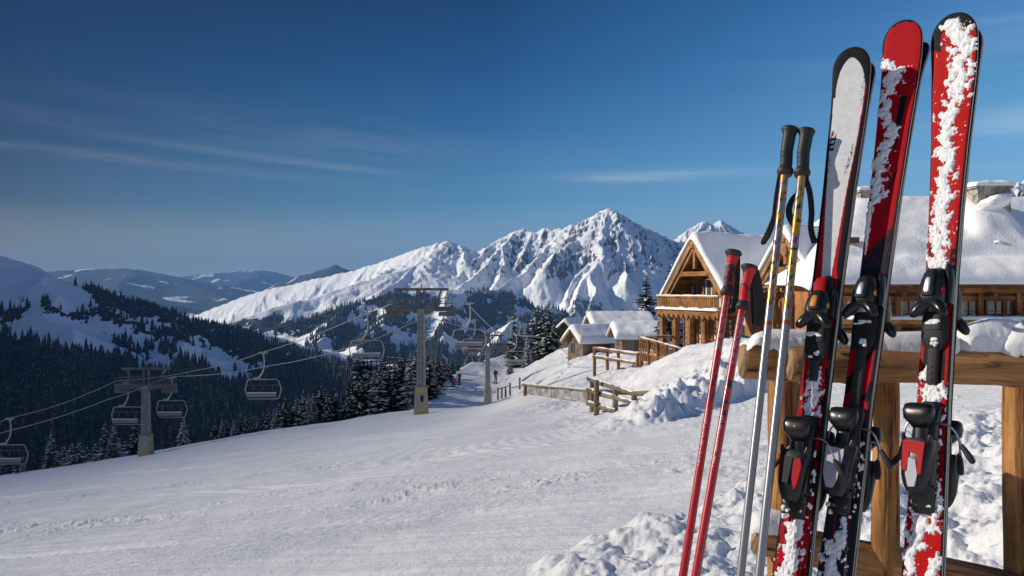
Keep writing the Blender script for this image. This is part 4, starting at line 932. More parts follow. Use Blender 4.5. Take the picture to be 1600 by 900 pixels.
LABB = ['ski standing back to back behind the white topped ski, its edge and binding showing', 'ski standing behind the red and charcoal ski, its tip peeking out to the right', 'ski standing back to back behind the rightmost bright red ski']
TOES = [dict(top=457, bot=503, plate=567, track=597), dict(top=436, bot=486, plate=548, track=640), dict(top=424, bot=484, plate=548, track=603)]
HEELS = [dict(cup_top=658, cup_bot=688, lev_top=708, lev_bot=784, end=811), dict(cup_top=645, cup_bot=674, lev_top=698, lev_bot=777, end=805), dict(cup_top=637, cup_bot=667, lev_top=690, lev_bot=771, end=804)]
SNOWS = [[[(573, .1, .2), (582, .1, .42), (610, .08, .55), (640, .02, .62), (660, .0, .6), (672, 0, .3)], [(800, 0, .3), (815, -.02, .52), (850, -.08, .6), (905, -.12, .66)]],
         [[(86, -.95, .12), (98, -.7, .4), (109, -.4, .66), (131, -.43, .63), (153, -.62, .34), (176, -.58, .36), (198, -.1, .42), (220, -.12, .46), (244, -.52, .48), (265, -.48, .55), (287, -.55, .45), (305, -.36, .68), (322, -.8, .28), (350, -.8, .2), (376, -.78, .1), (398, -.75, .04)], [(806, .15, .1), (828, .15, .34), (848, -.08, .62), (870, -.25, .68), (905, -.3, .74)], [(625, -.1, .2), (640, -.1, .4), (655, -.1, .2)]],
         [[(36, -.1, .5), (44, .0, .6), (53, .22, .66), (75, .36, .64), (98, .36, .6), (115, .3, .6), (135, .28, .66), (153, .22, .56), (171, -.02, .7), (189, -.2, .5), (202, -.1, .46), (220, -.2, .6), (260, 0, .56), (280, -.05, .6), (310, -.15, .7), (343, -.18, .74), (370, -.15, .7), (393, -.2, .7), (410, -.2, .68), (428, -.05, .5)],
          [(570, -.2, .2), (585, -.5, .4), (600, -.1, .8), (625, .05, .85), (648, .1, .85), (662, .1, .5)], [(770, .55, .3), (790, .3, .75), (806, 0, .9), (826, -.1, .95), (848, -.35, .62), (868, -.55, .42), (890, -.6, .4), (905, -.6, .36)], [(858, .8, .1), (872, .68, .3), (905, .5, .48)]]]
INS = [(M['red'], M['dark']), (M['white'], M['white']), (M['red'], M['white'])]
BADGE = [M['orange'], M['silver'], M['silver']]
G_ = 'skis leaning on the log rack'
for i in range(3):
    top, bot, a = DEF[i]; S_ = Ski(top, bot, math.radians(a), WIDS[i])
    root = empty('ski', S_.bot, LAB[i], 'ski', G_, S_.M)
    ski_body(S_, root, (paint1, paint2, paint3)[i])
    for k, pth in enumerate(SNOWS[i]): ski_snow(S_, root, pth, 10 * i + k + 1, amp=.0075)
    toe(S_, root, TOES[i], BADGE[i], i + 1); heel(S_, root, HEELS[i], INS[i], i + 1)
    if i == 0:      # raised red toe lever of the first binding
        zt = S_.z(457); t0 = topy(S_, zt); g = MB(); g.loft([(zt - .02, 0, t0 - .030, .017, .008), (zt + .012, 0, t0 - .036, .018, .008), (zt + .030, .002, t0 - .030, .015, .007, 2.6), (zt + .034, .002, t0 - .028, .010, .005, 2.4)], n=20)
        g.build('toe_lever', M['red'], root, smooth=True)
        g = MB(); g.loft([(zt - .03, .012, t0 - .010, .018, .012), (zt + .028, .012, t0 - .012, .017, .013), (zt + .042, .012, t0 - .01, .010, .008, 2.3)], n=18); g.build('toe_base', M['black'], root, smooth=True)
    # the partner ski stands base to base behind it
    Sb = Ski(top, bot, math.radians(a), WIDS[i], curl=(.02, .05, .012)[i])
    Mb = frame(-S_.x, -S_.y, S_.ax, S_.bot + S_.y * .0165 + S_.ax * (-.012, -.022, -.02)[i])
    rb = empty('ski', S_.bot, LABB[i], 'ski', G_, Mb)
    ski_body(Sb, rb, paint3 if i == 2 else (lambda U, PY, X: sel(np.full(U.shape + (3,), .02), pn(X * 200, PY / 6, 3) > .15, (.22, .20, .17))))
    toe(Sb, rb, TOES[i], BADGE[i], i + 1); heel(Sb, rb, HEELS[i], INS[i], i + 1)

# ------------------------------------------------------------------ ski poles
M['shaft'] = attr_mat('painted shaft', 'paint', rough=.3, coat=.4, noise=(40, .06))
M['alu'] = attr_mat('aluminium shaft', 'paint', rough=.33, metal=.55)
M['grip'] = attr_mat('rubber grip', 'paint', rough=.55, noise=(60, .2), bump=(300, .1, .001))
def pole(name, label, top, mid, ext, gtop_py, rs, shaft_paint, shaft_mat, grip_prof, grip_paint, group):
    """top: grip top point; mid: point at the photo's lower edge"""
    a = P(*top); b = P(*mid); ax = (a - b).normalized(); L_ = (a - b).length; y0 = Vector((0, 1, 0)); y = (y0 - ax * y0.dot(ax)).normalized(); x = y.cross(ax)
    Mx = frame(x, y, ax, b); root = empty(name, b, label, 'ski pole', group, Mx)
    def py(z): q = b.z + ax.z * z; r = b.y + ax.y * z; return 450 - q / r * F
    def zz(p): k = (450 - p) / F; return (k * b.y - b.z) / (ax.z - k * ax.y)
    zg = zz(gtop_py)
    z = np.concatenate([[-ext], np.linspace(0, zg + .03, 420)]); n = 20; th = np.arange(n) * 2 * np.pi / n
    Z, T = np.meshgrid(z, th, indexing='ij'); r = np.interp(Z, [-ext, 0, zg], [rs[0] * .9, rs[0], rs[1]])
    V = np.stack([np.cos(T) * r, np.sin(T) * r, Z], -1).reshape(-1, 3)
    i = np.arange(len(z) - 1)[:, None] * n; j = np.arange(n)[None]; j2 = (np.arange(n) + 1)[None] % n
    f = np.stack([i + j, i + j2, i + j2 + n, i + j + n], -1).reshape(-1, 4)
    C = shaft_paint(T, py(Z)); sh = add('shaft', V, f, shaft_mat, root, colors={'paint': C.reshape(-1, 3)}); weld_smooth(sh, 60)
    gz = np.array([p[0] for p in grip_prof]); gr = np.array([p[1] for p in grip_prof]); zt = L_ - zg
    zs = np.linspace(0, 1, 90); rr = np.interp(zs, gz, gr); k = np.ones(5) / 5; rr = np.convolve(np.pad(rr, 2, 'edge'), k, 'valid')
    zs = np.concatenate([[0], zs, [1.0]]); rr = np.concatenate([[.003], rr, [.001]])
    Z, T = np.meshgrid(zs, th, indexing='ij'); R = np.repeat(rr[:, None], n, 1) * (1 + .05 * np.cos(2 * T)) * (1 + .012 * np.sin(Z * 60) * ((Z > .2) & (Z < .8)))
    V = np.stack([np.cos(T) * R, np.sin(T) * R - .004 * np.sin(Z * 9), zg + Z * zt], -1).reshape(-1, 3)
    i = np.arange(len(zs) - 1)[:, None] * n
    f = np.stack([i + j, i + j2, i + j2 + n, i + j + n], -1).reshape(-1, 4)
    g = add('grip', V, f, M['grip'], root, colors={'paint': grip_paint(T, Z).reshape(-1, 3)}); weld_smooth(g, 60)
    return root, Mx
def strap(root, Mx, pts, w, side, name='strap'):
    """pts: photo points with depth; smooth loop of webbing"""
    q = [P(*p) for p in pts]; out = []
    for i in range(len(q) - 1):
        p0 = q[max(i - 1, 0)]; p1 = q[i]; p2 = q[i + 1]; p3 = q[min(i + 2, len(q) - 1)]
        for k in range(8):
            t = k / 8; out.append(.5 * (2 * p1 + (p2 - p0) * t + (2 * p0 - 5 * p1 + 4 * p2 - p3) * t * t + (3 * p1 - p0 - 3 * p2 + p3) * t ** 3))
    out.append(q[-1]); inv = Mx.inverted()
    b = MB(); b.strip([inv @ p for p in out], w, .0022, inv.to_3x3() @ Vector(side)); o = b.build(name, M['strap'], root, smooth=True, ang=60); return o
def red_paint(seed, p0):
    def f(T, PY):
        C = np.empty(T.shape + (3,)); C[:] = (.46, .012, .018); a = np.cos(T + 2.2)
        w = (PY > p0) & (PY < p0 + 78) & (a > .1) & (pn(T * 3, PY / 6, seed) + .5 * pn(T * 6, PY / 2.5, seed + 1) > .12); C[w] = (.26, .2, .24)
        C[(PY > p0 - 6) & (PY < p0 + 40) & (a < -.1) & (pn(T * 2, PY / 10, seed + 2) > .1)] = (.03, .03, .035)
        k = (PY > p0 + 92) & (PY < p0 + 172) & (pn(T * 1.6, PY / 16, seed + 3) > .12) & (a > -.3); C[k] = (.02, .016, .02)
        s = (PY > 640) & (PY < 730) & (np.abs(T - 3.9) < .28) & (pn(T * 9, PY / 1.8, seed + 5) > .08); C[s] = (.5, .42, .42)
        return C
    return f
def grip_red(style):
    def f(T, Z):
        C = np.empty(T.shape + (3,)); C[:] = (.016, .016, .018)
        if style == 0:
            C[(Z > .68) & (Z < .86)] = (.55, .012, .02); C[(Z > .22) & (Z < .68) & (pn(T * 1.8, Z * 9, 4) > .22)] = (.45, .012, .03)
        else:
            C[(Z > .17) & (Z < .78 + .14 * np.cos(T + 1.2))] = (.58, .012, .015); C[(np.abs(Z - .5 - .06 * np.sin(T * 2)) < .035) & (np.cos(T + 1.9) > .3)] = (.02, .02, .02)
        return C
    return f
GP = 'ski poles standing in the snow by the rack'
prof_r = [(0, .0145), (.04, .0175), (.10, .0165), (.18, .0125), (.4, .0120), (.7, .0118), (.82, .0135), (.90, .0175), (.95, .0215), (.985, .0215), (1, .018)]
r1, m1_ = pole('ski_pole', 'red ski pole with the taller grip, black and red, leftmost of all the poles', (1146, 393, 2.10), (1067, 900, 1.88), .6, 462, (.0100, .0092), red_paint(3, 470), M['shaft'], prof_r, grip_red(0), GP)
strap(r1, m1_, [(1152, 404, 2.11), (1152, 430, 2.13), (1150, 460, 2.14), (1146, 482, 2.14), (1139, 489, 2.13), (1136, 478, 2.13), (1143, 450, 2.15), (1150, 412, 2.13)], .016, (.95, .2, .2))
r2, m2_ = pole('ski_pole', 'red ski pole with the lower red grip and a wide hanging black strap', (1171, 416, 2.06), (1087, 900, 1.84), .6, 484, (.0102, .0092), red_paint(8, 492), M['shaft'], prof_r, grip_red(1), GP)
strap(r2, m2_, [(1178, 424, 2.065), (1184, 450, 2.08), (1187, 480, 2.09), (1186, 505, 2.09), (1183, 509, 2.10), (1181, 500, 2.11), (1180, 470, 2.11), (1178, 430, 2.09)], .026, (.98, .1, -.1))
def grey_paint(seed, yel, pend):
    def f(T, PY):
        C = np.empty(T.shape + (3,)); C[:] = (.29, .30, .32); up = PY < pend
        n1 = pn(T * .9 + .3, PY / 26, seed); n2 = pn(T * 1.6, PY / 11, seed + 2)
        C[up & (n1 > .0) & (pn(T, PY / 40, seed + 9) > -yel)] = (.55, .33, .02); C[up & (n1 < -.5)] = (.25, .12, .2); C[up & (n2 > .36)] = (.04, .035, .04); C[up & (n2 < -.5)] = (.42, .05, .03)
        C[(np.abs(PY - 505 - seed * .2) < 3)] = (.35, .12, .04); C[PY < 290] = np.where((n1 > -.1)[..., None], np.array((.55, .34, .05)), np.array((.35, .14, .28)))[PY < 290]
        return C
    return f
gb = lambda T, Z: np.full(T.shape + (3,), .017)
prof_g = [(0, .019), (.05, .0235), (.12, .0225), (.16, .017), (.3, .0175), (.6, .0180), (.85, .0185), (.92, .022), (.97, .0255), (.99, .0255), (1, .022)]
r3, m3_ = pole('ski_pole', 'silver ski pole with purple flecked upper shaft, left of the two black gripped poles', (1234, 201, 2.46), (1157, 900, 2.10), .55, 274, (.0108, .0120), grey_paint(5, .05, 478), M['alu'], prof_g, gb, GP)
strap(r3, m3_, [(1228, 252, 2.46), (1222, 258, 2.46), (1216, 285, 2.46), (1211, 318, 2.46), (1208, 340, 2.47), (1200, 360, 2.47), (1192, 376, 2.48), (1195, 378, 2.49), (1204, 362, 2.49), (1213, 330, 2.49), (1222, 270, 2.48)], .016, (.8, .5, .3))
r4, m4_ = pole('ski_pole', 'silver ski pole with yellow patterned shaft and looped strap, beside the white ski', (1260, 204, 2.44), (1186, 900, 2.07), .55, 276, (.0112, .0122), grey_paint(2, .5, 484), M['alu'], prof_g, gb, GP)
strap(r4, m4_, [(1260, 272, 2.42), (1255, 290, 2.41), (1240, 308, 2.40), (1233, 326, 2.39), (1235, 342, 2.39), (1243, 352, 2.41), (1250, 346, 2.46)], .019, (.75, -.3, .6))
strap(r4, m4_, [(1259, 280, 2.43), (1265, 300, 2.42), (1268, 330, 2.41), (1267, 355, 2.41), (1271, 374, 2.41), (1277, 379, 2.43), (1284, 371, 2.45)], .019, (.95, .2, .1))
# ------------------------------------------------------------------ spruces
M['needles'] = mat('spruce needles', (.020, .034, .022), .8, spec=.2, mixc=((.045, .055, .035), .9, .45, .7))
M['needles_frost'] = mat('rimed spruce needles', (.035, .042, .034), .85, spec=.2, mixc=((.30, .31, .32), 1.6, .42, .66))
M['branch_snow'] = mat('branch snow', (.74, .77, .82), .8, spec=.2)
M['bark'] = mat('spruce bark', (.075, .055, .042), .9, noise=(4, .3), bump=(20, .5, .02))
M['larch'] = mat('yellowish larch', (.22, .16, .05), .85, mixc=((.06, .055, .02), 1.5, .4, .6))
def spruce_mesh(seed, h, spread, tiers, frost, snow, droop=.35, gap=.0, ragged=.2):
    r = random.Random(seed); V = []; Fc = []; mi = []
    for t in range(tiers):
        q = (t + r.uniform(-.3, .3)) / tiers; z = h * (.07 + .91 * q); L_ = h * spread * (1 - q) ** .82 * (1 + r.uniform(-ragged, ragged)) + .10
        nb = r.randint(6, 8) if q < .75 else r.randint(4, 6); a0 = r.uniform(0, 6.28)
        for b in range(nb):
            if r.random() < gap: continue
            a = a0 + b * 6.283 / nb + r.uniform(-.3, .3); l = L_ * r.uniform(.72, 1.15); ca, sa = math.cos(a), math.sin(a)
            dr = droop * r.uniform(.6, 1.3); ns = 4; pw = l * .30; row = []
            is_snow = r.random() < snow
            for i in range(ns + 1):
                s = i / ns; rad = l * s; zz = z + l * (.16 * s - dr * s * s * 1.3) + (.10 * l if s == 1 else 0)
                w = pw * (math.sin(math.pi * min(1, .16 + s * .9)) ** .7) * r.uniform(.75, 1.2) + .03
                cx, cy = ca * rad, sa * rad
                row.append(((cx, cy, zz), (cx - sa * w, cy + ca * w, zz - w * (.55 + .3 * r.random())), (cx + sa * w, cy - ca * w, zz - w * (.55 + .3 * r.random()))))
            base = len(V)
            for m_, le, ri in row: V += [m_, le, ri]
            for i in range(ns):
                p = base + i * 3; 
                for (x0, x1) in ((0, 1), (0, 2)):
                    Fc.append((p + x0, p + 3 + x0, p + 3 + x1, p + x1)); mi.append(0)
            # side sprays make the outline ragged
            for i in range(1, ns + 1):
                for sd in (1, -1):
                    m_ = Vector(row[i][0]); w = pw * r.uniform(.7, 1.25) * (1.05 - .55 * i / ns); o = Vector((ca * r.uniform(.2, .7) - sd * sa, sa * r.uniform(.2, .7) + sd * ca, -r.uniform(.4, .9))).normalized() * w
                    n_ = Vector((ca, sa, .2)) * w * .35
                    k = len(V); V += [tuple(m_ - n_), tuple(m_ + n_), tuple(m_ + o + n_ * r.uniform(0, .6)), tuple(m_ + o - n_ * r.uniform(0, .6))]; Fc.append((k, k + 1, k + 2, k + 3)); mi.append(0)
            if is_snow:     # snow lying along the branch
                k0 = len(V)
                for i in range(1, ns + 1):
                    m_, le, ri = (Vector(c) for c in row[i]); f = r.uniform(.35, .8)
                    V += [tuple(m_ + Vector((0, 0, .035 + .02 * l))), tuple(m_.lerp(le, f) + Vector((0, 0, .025))), tuple(m_.lerp(ri, f) + Vector((0, 0, .025)))]
                for i in range(ns - 1):
                    p = k0 + i * 3
                    for (x0, x1) in ((0, 1), (0, 2)): Fc.append((p + x0, p + 3 + x0, p + 3 + x1, p + x1)); mi.append(1)
    k = len(V); n = 5
    for i, (z, rr) in enumerate(((h * .93, .05), (h * 1.0, .005))):
        for j in range(n): V.append((math.cos(j * 1.2566) * rr, math.sin(j * 1.2566) * rr, z))
    for j in range(n): Fc.append((k + j, k + (j + 1) % n, k + n + (j + 1) % n, k + n + j)); mi.append(0)
    return V, Fc, mi
def spruce_proto(seed, h, spread, tiers, frost, snow, **kw):
    V, Fc, mi = spruce_mesh(seed, h, spread, tiers, frost, snow, **kw)
    root = bpy.data.objects.new('spruce_tree', None); COL.objects.link(root)
    needles = kw.pop('mat', None)
    c = add('crown', V, Fc, [M['needles_frost'] if frost else M['needles'], M['branch_snow']], root, midx=mi, smooth=False)
    t = MB(); t.tube([(0, 0, -.6), (0, 0, h * .3), (0, 0, h * .7), (0, 0, h * .95)], [h * .019, h * .016, h * .008, h * .002], n=8); t.build('trunk', M['bark'], root, smooth=True)
    root['h'] = h; return root
PROT = [spruce_proto(1, 10, .18, 28, False, .34), spruce_proto(2, 10, .16, 30, True, .5), spruce_proto(3, 10, .20, 26, False, .28, ragged=.3), spruce_proto(4, 10, .155, 30, True, .35, gap=.1, ragged=.35), spruce_proto(5, 10, .26, 22, True, .75, droop=.45), spruce_proto(6, 10, .20, 28, False, .5, ragged=.28)]
used_p = set()
def tree(px, d, top_py, k, label, group, wide=1.0, z=None, cat='tree'):
    g = ground(px, d, False); h = -(top_py - 450) / F * d - g.z
    if h < .8: return None
    p = PROT[k]; o = p if k not in used_p else copy_tree(p); used_p.add(k)
    s = h / 10; o.location = g + Vector((0, 0, -.1)); o.scale = (s * wide, s * wide, s); o.rotation_euler = (0, 0, random.uniform(0, 6.28))
    if 'h' in o: del o['h']
    tag(o, label, cat, group); return o
def edge_d(px): return float(np.interp((px - 800) / F, EU, ED))
# single trees along the piste edge, left to right
SG = 'spruces standing singly along the far edge of the piste'
for (px, dd, top, k, w, lab) in ((3, 6, 706, 3, 1.2, 'pale spruce cut by the left edge of the photo below the lowest chair'), (36, 3, 709, 1, 1.1, 'small pale spruce near the left edge, just right of the lowest chair'),
        (80, 1, 667, 1, 1.3, 'frosted spruce with a bare lower trunk, left of the snowy pair by the leftmost tower'), (164, 4, 654, 3, 1.25, 'left one of two spruces growing close together left of the leftmost tower'), (178, 1, 656, 1, 1.35, 'right one of two spruces growing close together left of the leftmost tower'),
        (211, 3, 645, 0, 1.1, 'dark narrow spruce directly left of the leftmost tower mast'), (287, 2, 646, 4, 1.0, 'snow laden spruce standing alone between the leftmost tower and the long tree row')):
    tree(px, edge_d(px) + dd, top, k, lab, SG, w)
FG = 'spruces standing back in the gaps of the piste edge'
for px, top in ((100, 690), (112, 686), (124, 684), (137, 690), (148, 686), (196, 682), (22, 722), (108, 694), (130, 692)):
    tree(px, edge_d(px) + random.uniform(14, 24), top, random.choice((1, 3)), 'grey frosted spruce in the low clump behind the left piste edge', FG, 1.2)
# the long row rising to the second tower
RT = [(335, 655), (347, 648), (356, 655), (365, 650), (376, 645), (386, 644), (394, 637), (403, 648), (411, 640), (419, 632), (428, 638), (436, 624), (446, 619), (455, 624), (463, 612), (474, 606), (482, 612), (489, 606), (502, 596), (512, 608), (523, 602), (535, 606), (543, 598), (550, 590), (560, 579), (567, 586), (576, 576), (584, 570), (592, 565), (601, 562), (609, 557), (617, 556), (624, 551), (632, 552), (641, 546), (652, 540), (660, 548)]
RG = 'spruces of the dense row beyond the piste'
for i, (px, top) in enumerate(RT):
    tree(px, edge_d(px) + random.uniform(2, 5), top + random.uniform(-3, 3), random.choice((0, 2, 5, 1)), 'snow dusted spruce in the dense row along the piste, left of the tall grey tower', RG, 1.15)
    if px > 400: tree(px + random.uniform(2, 7), edge_d(px) + random.uniform(9, 16), top + random.uniform(2, 10), random.choice((0, 2, 5)), 'snow dusted spruce in the dense row along the piste, left of the tall grey tower', RG, 1.2)
RT2 = [(668, 545, 78), (676, 552, 88), (684, 545, 86), (692, 551, 92), (700, 556, 94), (708, 560, 97), (716, 563, 100), (724, 566, 108), (648, 552, 84), (738, 572, 116), (748, 570, 118), (664, 560, 96)]
RT2 += [(px + 4, top + 6, d + 5) for px, top, d in RT2] + [(x, 545 + (x - 590) * .1, edge_d(x) + 22) for x in range(560, 660, 7)]
for px, top, d in RT2: tree(px, d, top, random.choice((0, 1, 2, 5)), 'frosted spruce in the thick stand behind the tallest tower, towards the small tower', 'spruces of the stand behind the tallest tower', 1.2)
for px, top, d, k, lab in ((741, 546, 112, 3, 'greenish spruce half hidden by the small far tower'), (752, 552, 110, 4, 'bushy low spruce on the slope left of the small far tower')): tree(px, d, top, k, lab, None, 1.4)
y_ = tree(730, 110, 553, 4, 'yellowish larch on the slope behind the hanging chairs', None, 1.3)
if y_: 
    cr = [c for c in y_.children if c.name.startswith('crown')][0]; cr.data = cr.data.copy(); cr.data.materials[0] = M['larch']
NG = 'tall spruces left of the grey wooden houses'
for px, top, d, k, w, lab in ((803, 479, 108, 1, 1.0, 'slim grey frosted spruce at the left of the tall group by the wooden houses'), (815, 498, 114, 3, 1.1, 'shorter grey spruce behind the left of the tall group'), (824, 492, 110, 3, .9, 'thin pale spruce in the middle of the tall group'), (833, 477, 108, 1, 1.0, 'tall frosted spruce just left of the darkest pair'),
        (846, 471, 106, 0, .85, 'dark tall spruce, left one of the darkest pair by the wooden houses'), (858, 465, 104, 0, 1.0, 'dark tall spruce, right one of the darkest pair by the wooden houses'), (824, 520, 102, 4, .9, 'pale thin spruce in front of the tall group'), (797, 562, 98, 4, 1.3, 'low bushy spruce below the rightmost hanging chair'),
        (839, 476, 109, 2, .95, 'dark spruce squeezed between the tall frosted spruce and the darkest pair'), (852, 478, 108, 0, .95, 'dark spruce between the two of the darkest pair'), (867, 494, 107, 2, .95, 'shorter dark spruce at the right end of the tall group, next to the huts'), (809, 503, 111, 0, 1.0, 'short dark spruce at the left end of the tall group'),
        (1010, 424, 100, 5, 1.2, 'big dark snow dusted spruce behind the wooden houses'), (1031, 478, 62, 4, 1.0, 'snowy spruce touching the left side of the big timber chalet'), (1047, 400, 115, 0, .9, 'thin spruce top rising just left of the chalet gable'), (1003, 470, 110, 2, .9, 'spruce half hidden behind the big dark spruce')):
    tree(px, d, top, k, lab, NG, w)
# ------------------------------------------------------------------ chairlift
LC = 'chairlift towers up the slope'
M['chair_frame'] = mat('galvanised chair tube', (.42, .41, .39), .5, metal=.2)
def chair_proto():
    root = bpy.data.objects.new('lift_chair', None); COL.objects.link(root)      # origin at the rope grip
    W2 = 1.22; zt = -2.05; zb = -3.55
    g = MB(); g.tube(bez((0, 0, -.05), (.14, 0, -.7), (.22, 0, -1.55), (-.45, 0, zt + .06), 14), .055, n=10); g.build('hanger', M['chair_frame'], root, smooth=True)
    g = MB(); g.box((0, 0, 0), (.55, .16, .12)); g.box((.05, 0, -.1), (.2, .14, .14)); g.tube([(-.36, 0, .02), (.36, 0, .02)], .05, n=8); g.build('grip', M['chair_frame'], root)
    g = MB(); g.box((-.45, 0, zt + .08), (.5, .22, .14)); g.build('hanger_joint', M['chair_frame'], root)
    g = MB(); pts = [(-W2 * .86, 0, zt), (W2 * .86, 0, zt), (W2 * .97, .0, zt - .12), (W2 * 1.12, .08, zt - .75), (W2 * .98, .1, zb + .12), (W2 * .88, .1, zb), (-W2 * .88, .1, zb), (-W2 * .98, .1, zb + .12), (-W2 * 1.12, .08, zt - .75), (-W2 * .97, 0, zt - .12), (-W2 * .86, 0, zt)]
    g.tube(pts, .042, n=8, caps=False); g.build('frame', M['chair_frame'], root, smooth=True)
    g = MB(); g.box((0, -.15, zb + .22), (W2 * 1.78, .5, .11)); sd = g.build('seat', M['dark'], root)
    g = MB(); g.box((0, -.39, zb + .36), (W2 * 1.76, .10, .30)); sn = g.build('backrest', M['seat_pad'], root)
    g = MB(); g.box((0, -.42, zb + .535), (W2 * 1.80, .12, .05)); g.build('snow', M['branch_snow'], root)
    g = MB(); g.tube([(-W2 * 1.03, .05, zt - .45), (W2 * 1.03, .05, zt - .45)], .03, n=6); [g.tube([(x, .05, zt - .45), (x, .02, zt - .85)], .02, n=6) for x in (-W2 * .6, 0, W2 * .6)]
    g.build('restraint_bar', M['lift_metal'], root); return root
M['seat_pad'] = mat('chair upholstery', (.24, .235, .235), .5, noise=(3, .2))
CH = chair_proto(); first = [True]
def lift_chair(px, py, d, label, rot=0, blue=False):
    o = CH if first[0] else copy_tree(CH); first[0] = False
    o.location = P(px, py, d); o.rotation_euler = (0, 0, rot); tag(o, label, 'chairlift chair', 'chairs hanging on the lift ropes'); return o
def tower(px, base_py, d, top_py, label, s=1.0, rot=0.0, conc=2.0):
    g = P(px, base_py, d); gz = ground(px, d).z; Hh = -(top_py - 450) / F * d - g.z
    g.z = max(g.z, gz - .05); Hh = -(top_py - 450) / F * d - g.z
    root = empty('lift_tower', Vector((g.x, g.y, g.z)), label, 'chairlift tower', LC); root.rotation_euler = (0, 0, rot)
    sink = min(0, gz - g.z) - .6
    b = MB(); b.box((0, 0, (conc + sink) / 2), (1.12 * s, 1.12 * s, conc - sink), taper=.76); b.box((0, 0, conc + .04), (.92 * s, .92 * s, .08)); b.build('foundation', M['concrete'], root)
    zc = Hh - 2.0 * s
    b = MB(); b.box((0, 0, (conc + zc) / 2), (.66 * s, .66 * s, zc - conc), taper=.8)
    for q in (.3, .62): b.box((0, 0, conc + (zc - conc) * q), (.70 * s, .70 * s, .07))
    b.build('mast', M['grey_metal'], root)
    b = MB(); W = 2.55 * s; b.box((0, 0, zc - .02), (W * 2, .34 * s, .30 * s)); b.box((0, 0, zc - .24 * s), (1.2 * s, .4 * s, .18 * s)); b.build('crossarm', M['lift_metal'], root)
    for sx in (-1, 1):
        b = MB(); b.box((sx * W * .80, .0, zc - .28 * s), (1.3 * s, .16 * s, .16 * s))
        for i in range(5): b.tube([(sx * W * .80 + (i - 2) * .27 * s, -.14 * s, zc - .42 * s), (sx * W * .80 + (i - 2) * .27 * s, .04 * s, zc - .42 * s)], .15 * s, n=12)
        b.box((sx * W * .98, 0, zc - .02), (.16 * s, .42 * s, .42 * s)); b.build('sheave_train', M['lift_metal'], root)
    zt = zc + 1.55 * s
    b = MB(); b.tube([(-W * .82, 0, zt), (W * .84, 0, zt)], .11 * s, n=10); b.tube([(.05, 0, zt), (.05, 0, zt + .45 * s)], .05 * s, n=6); b.build('top_beam', M['lift_metal'], root, smooth=True)
    for x0, x1 in ((-W * .50, -W * .62), (-.18 * s, -.22 * s), (.25 * s, .22 * s), (W * .42, W * .62)):
        b = MB(); b.bar((x0, 0, zc + .1), (x1, 0, zt), .13 * s if abs(x0) < .6 * s else .2 * s, .13 * s); b.build('strut', M['lift_metal'], root)
    for sx in (-1, 1):
        b = MB(); 
        for yy in (-.45 * s, .45 * s):
            for zz in (.45, .85): b.tube([(sx * .35 * s, yy, zc + zz * s), (sx * W * .95, yy, zc + zz * s)], .022 * s, n=5)
            for i in range(5): x = sx * (.35 * s + (W * .95 - .35 * s) * i / 4); b.tube([(x, yy, zc + .12), (x, yy, zc + .85 * s)], .022 * s, n=5)
        b.box((sx * W * .6, 0, zc + .17 * s), (W * .8, .9 * s, .05)); b.build('catwalk_railing', M['lift_metal'], root)
    if s > .8:
        b = MB(); b.box((.12 * s, -.52 * s * .93, conc * .62), (.22, .03, .5)); b.build('number_plate', M['white'] if px < 400 else M['dark'], root)
        b = MB()
        for sy in (-.13, .13): b.tube([(sy, -.36 * s, conc), (sy, -.30 * s, zc - .3)], .018, n=5)
        for i in range(int((zc - conc - .4) / .4)): b.tube([(-.13, -.355 * s, conc + .3 + i * .4), (.13, -.355 * s, conc + .3 + i * .4)], .014, n=5)
        b.build('ladder', M['lift_metal'], root)
    return root, zc
T1, z1 = tower(228, 710, 66, 568, 'leftmost lift tower on a yellowish concrete foot among the small spruces', .95, .05, 1.55)
T2, z2 = tower(658, 648, 62, 443, 'tallest lift tower on a stained concrete foot, carrying the chairs in the middle', 1.0, 0.0, 2.1)
T3, z3 = tower(762, 636, 75, 519, 'smallest lift tower, farthest up the slope in front of the spruces', .72, .12, 1.7)
def rope(pts, sag, r, label, n=14):
    b = MB(); out = []
    for p, q, sg in zip(pts[:-1], pts[1:], sag):
        for i in range(n): 
            t = i / n; v = p.lerp(q, t); v.z -= 4 * sg * t * (1 - t); out.append(v)
    out.append(pts[-1]); b.tube(out, r, n=6); o = b.build('haul_rope', M['chair_frame'], None, smooth=True); return tag(o, label, 'lift cable', 'ropes of the chairlift')
rope([P(-260, 760, 60), P(0, 659, 62), P(20, 652, 62.3), P(181, 595, 66), P(305, 579, 66), P(408, 551, 65), P(568, 491, 63), P(613, 474, 62), P(790, 521, 76), P(840, 524, 96)], [.3, .0, .3, .15, .15, .2, .05, .4, .1], .031, 'upper steel rope running past the left ends of the tower crossarms')
rope([P(-260, 775, 60), P(0, 677, 62), P(18, 672, 62.3), P(169, 624, 65), P(244, 596, 66), P(272, 588, 66), P(418, 572, 64.5), P(548, 542, 63), P(657, 498, 63.2), P(706, 475, 62), P(732, 476, 62.4), P(775, 518, 75), P(845, 527, 92)], [.3, 0, .15, .1, .0, .2, .15, .15, .05, 0, .1, .1], .034, 'lower steel rope running past the right ends of the tower crossarms')
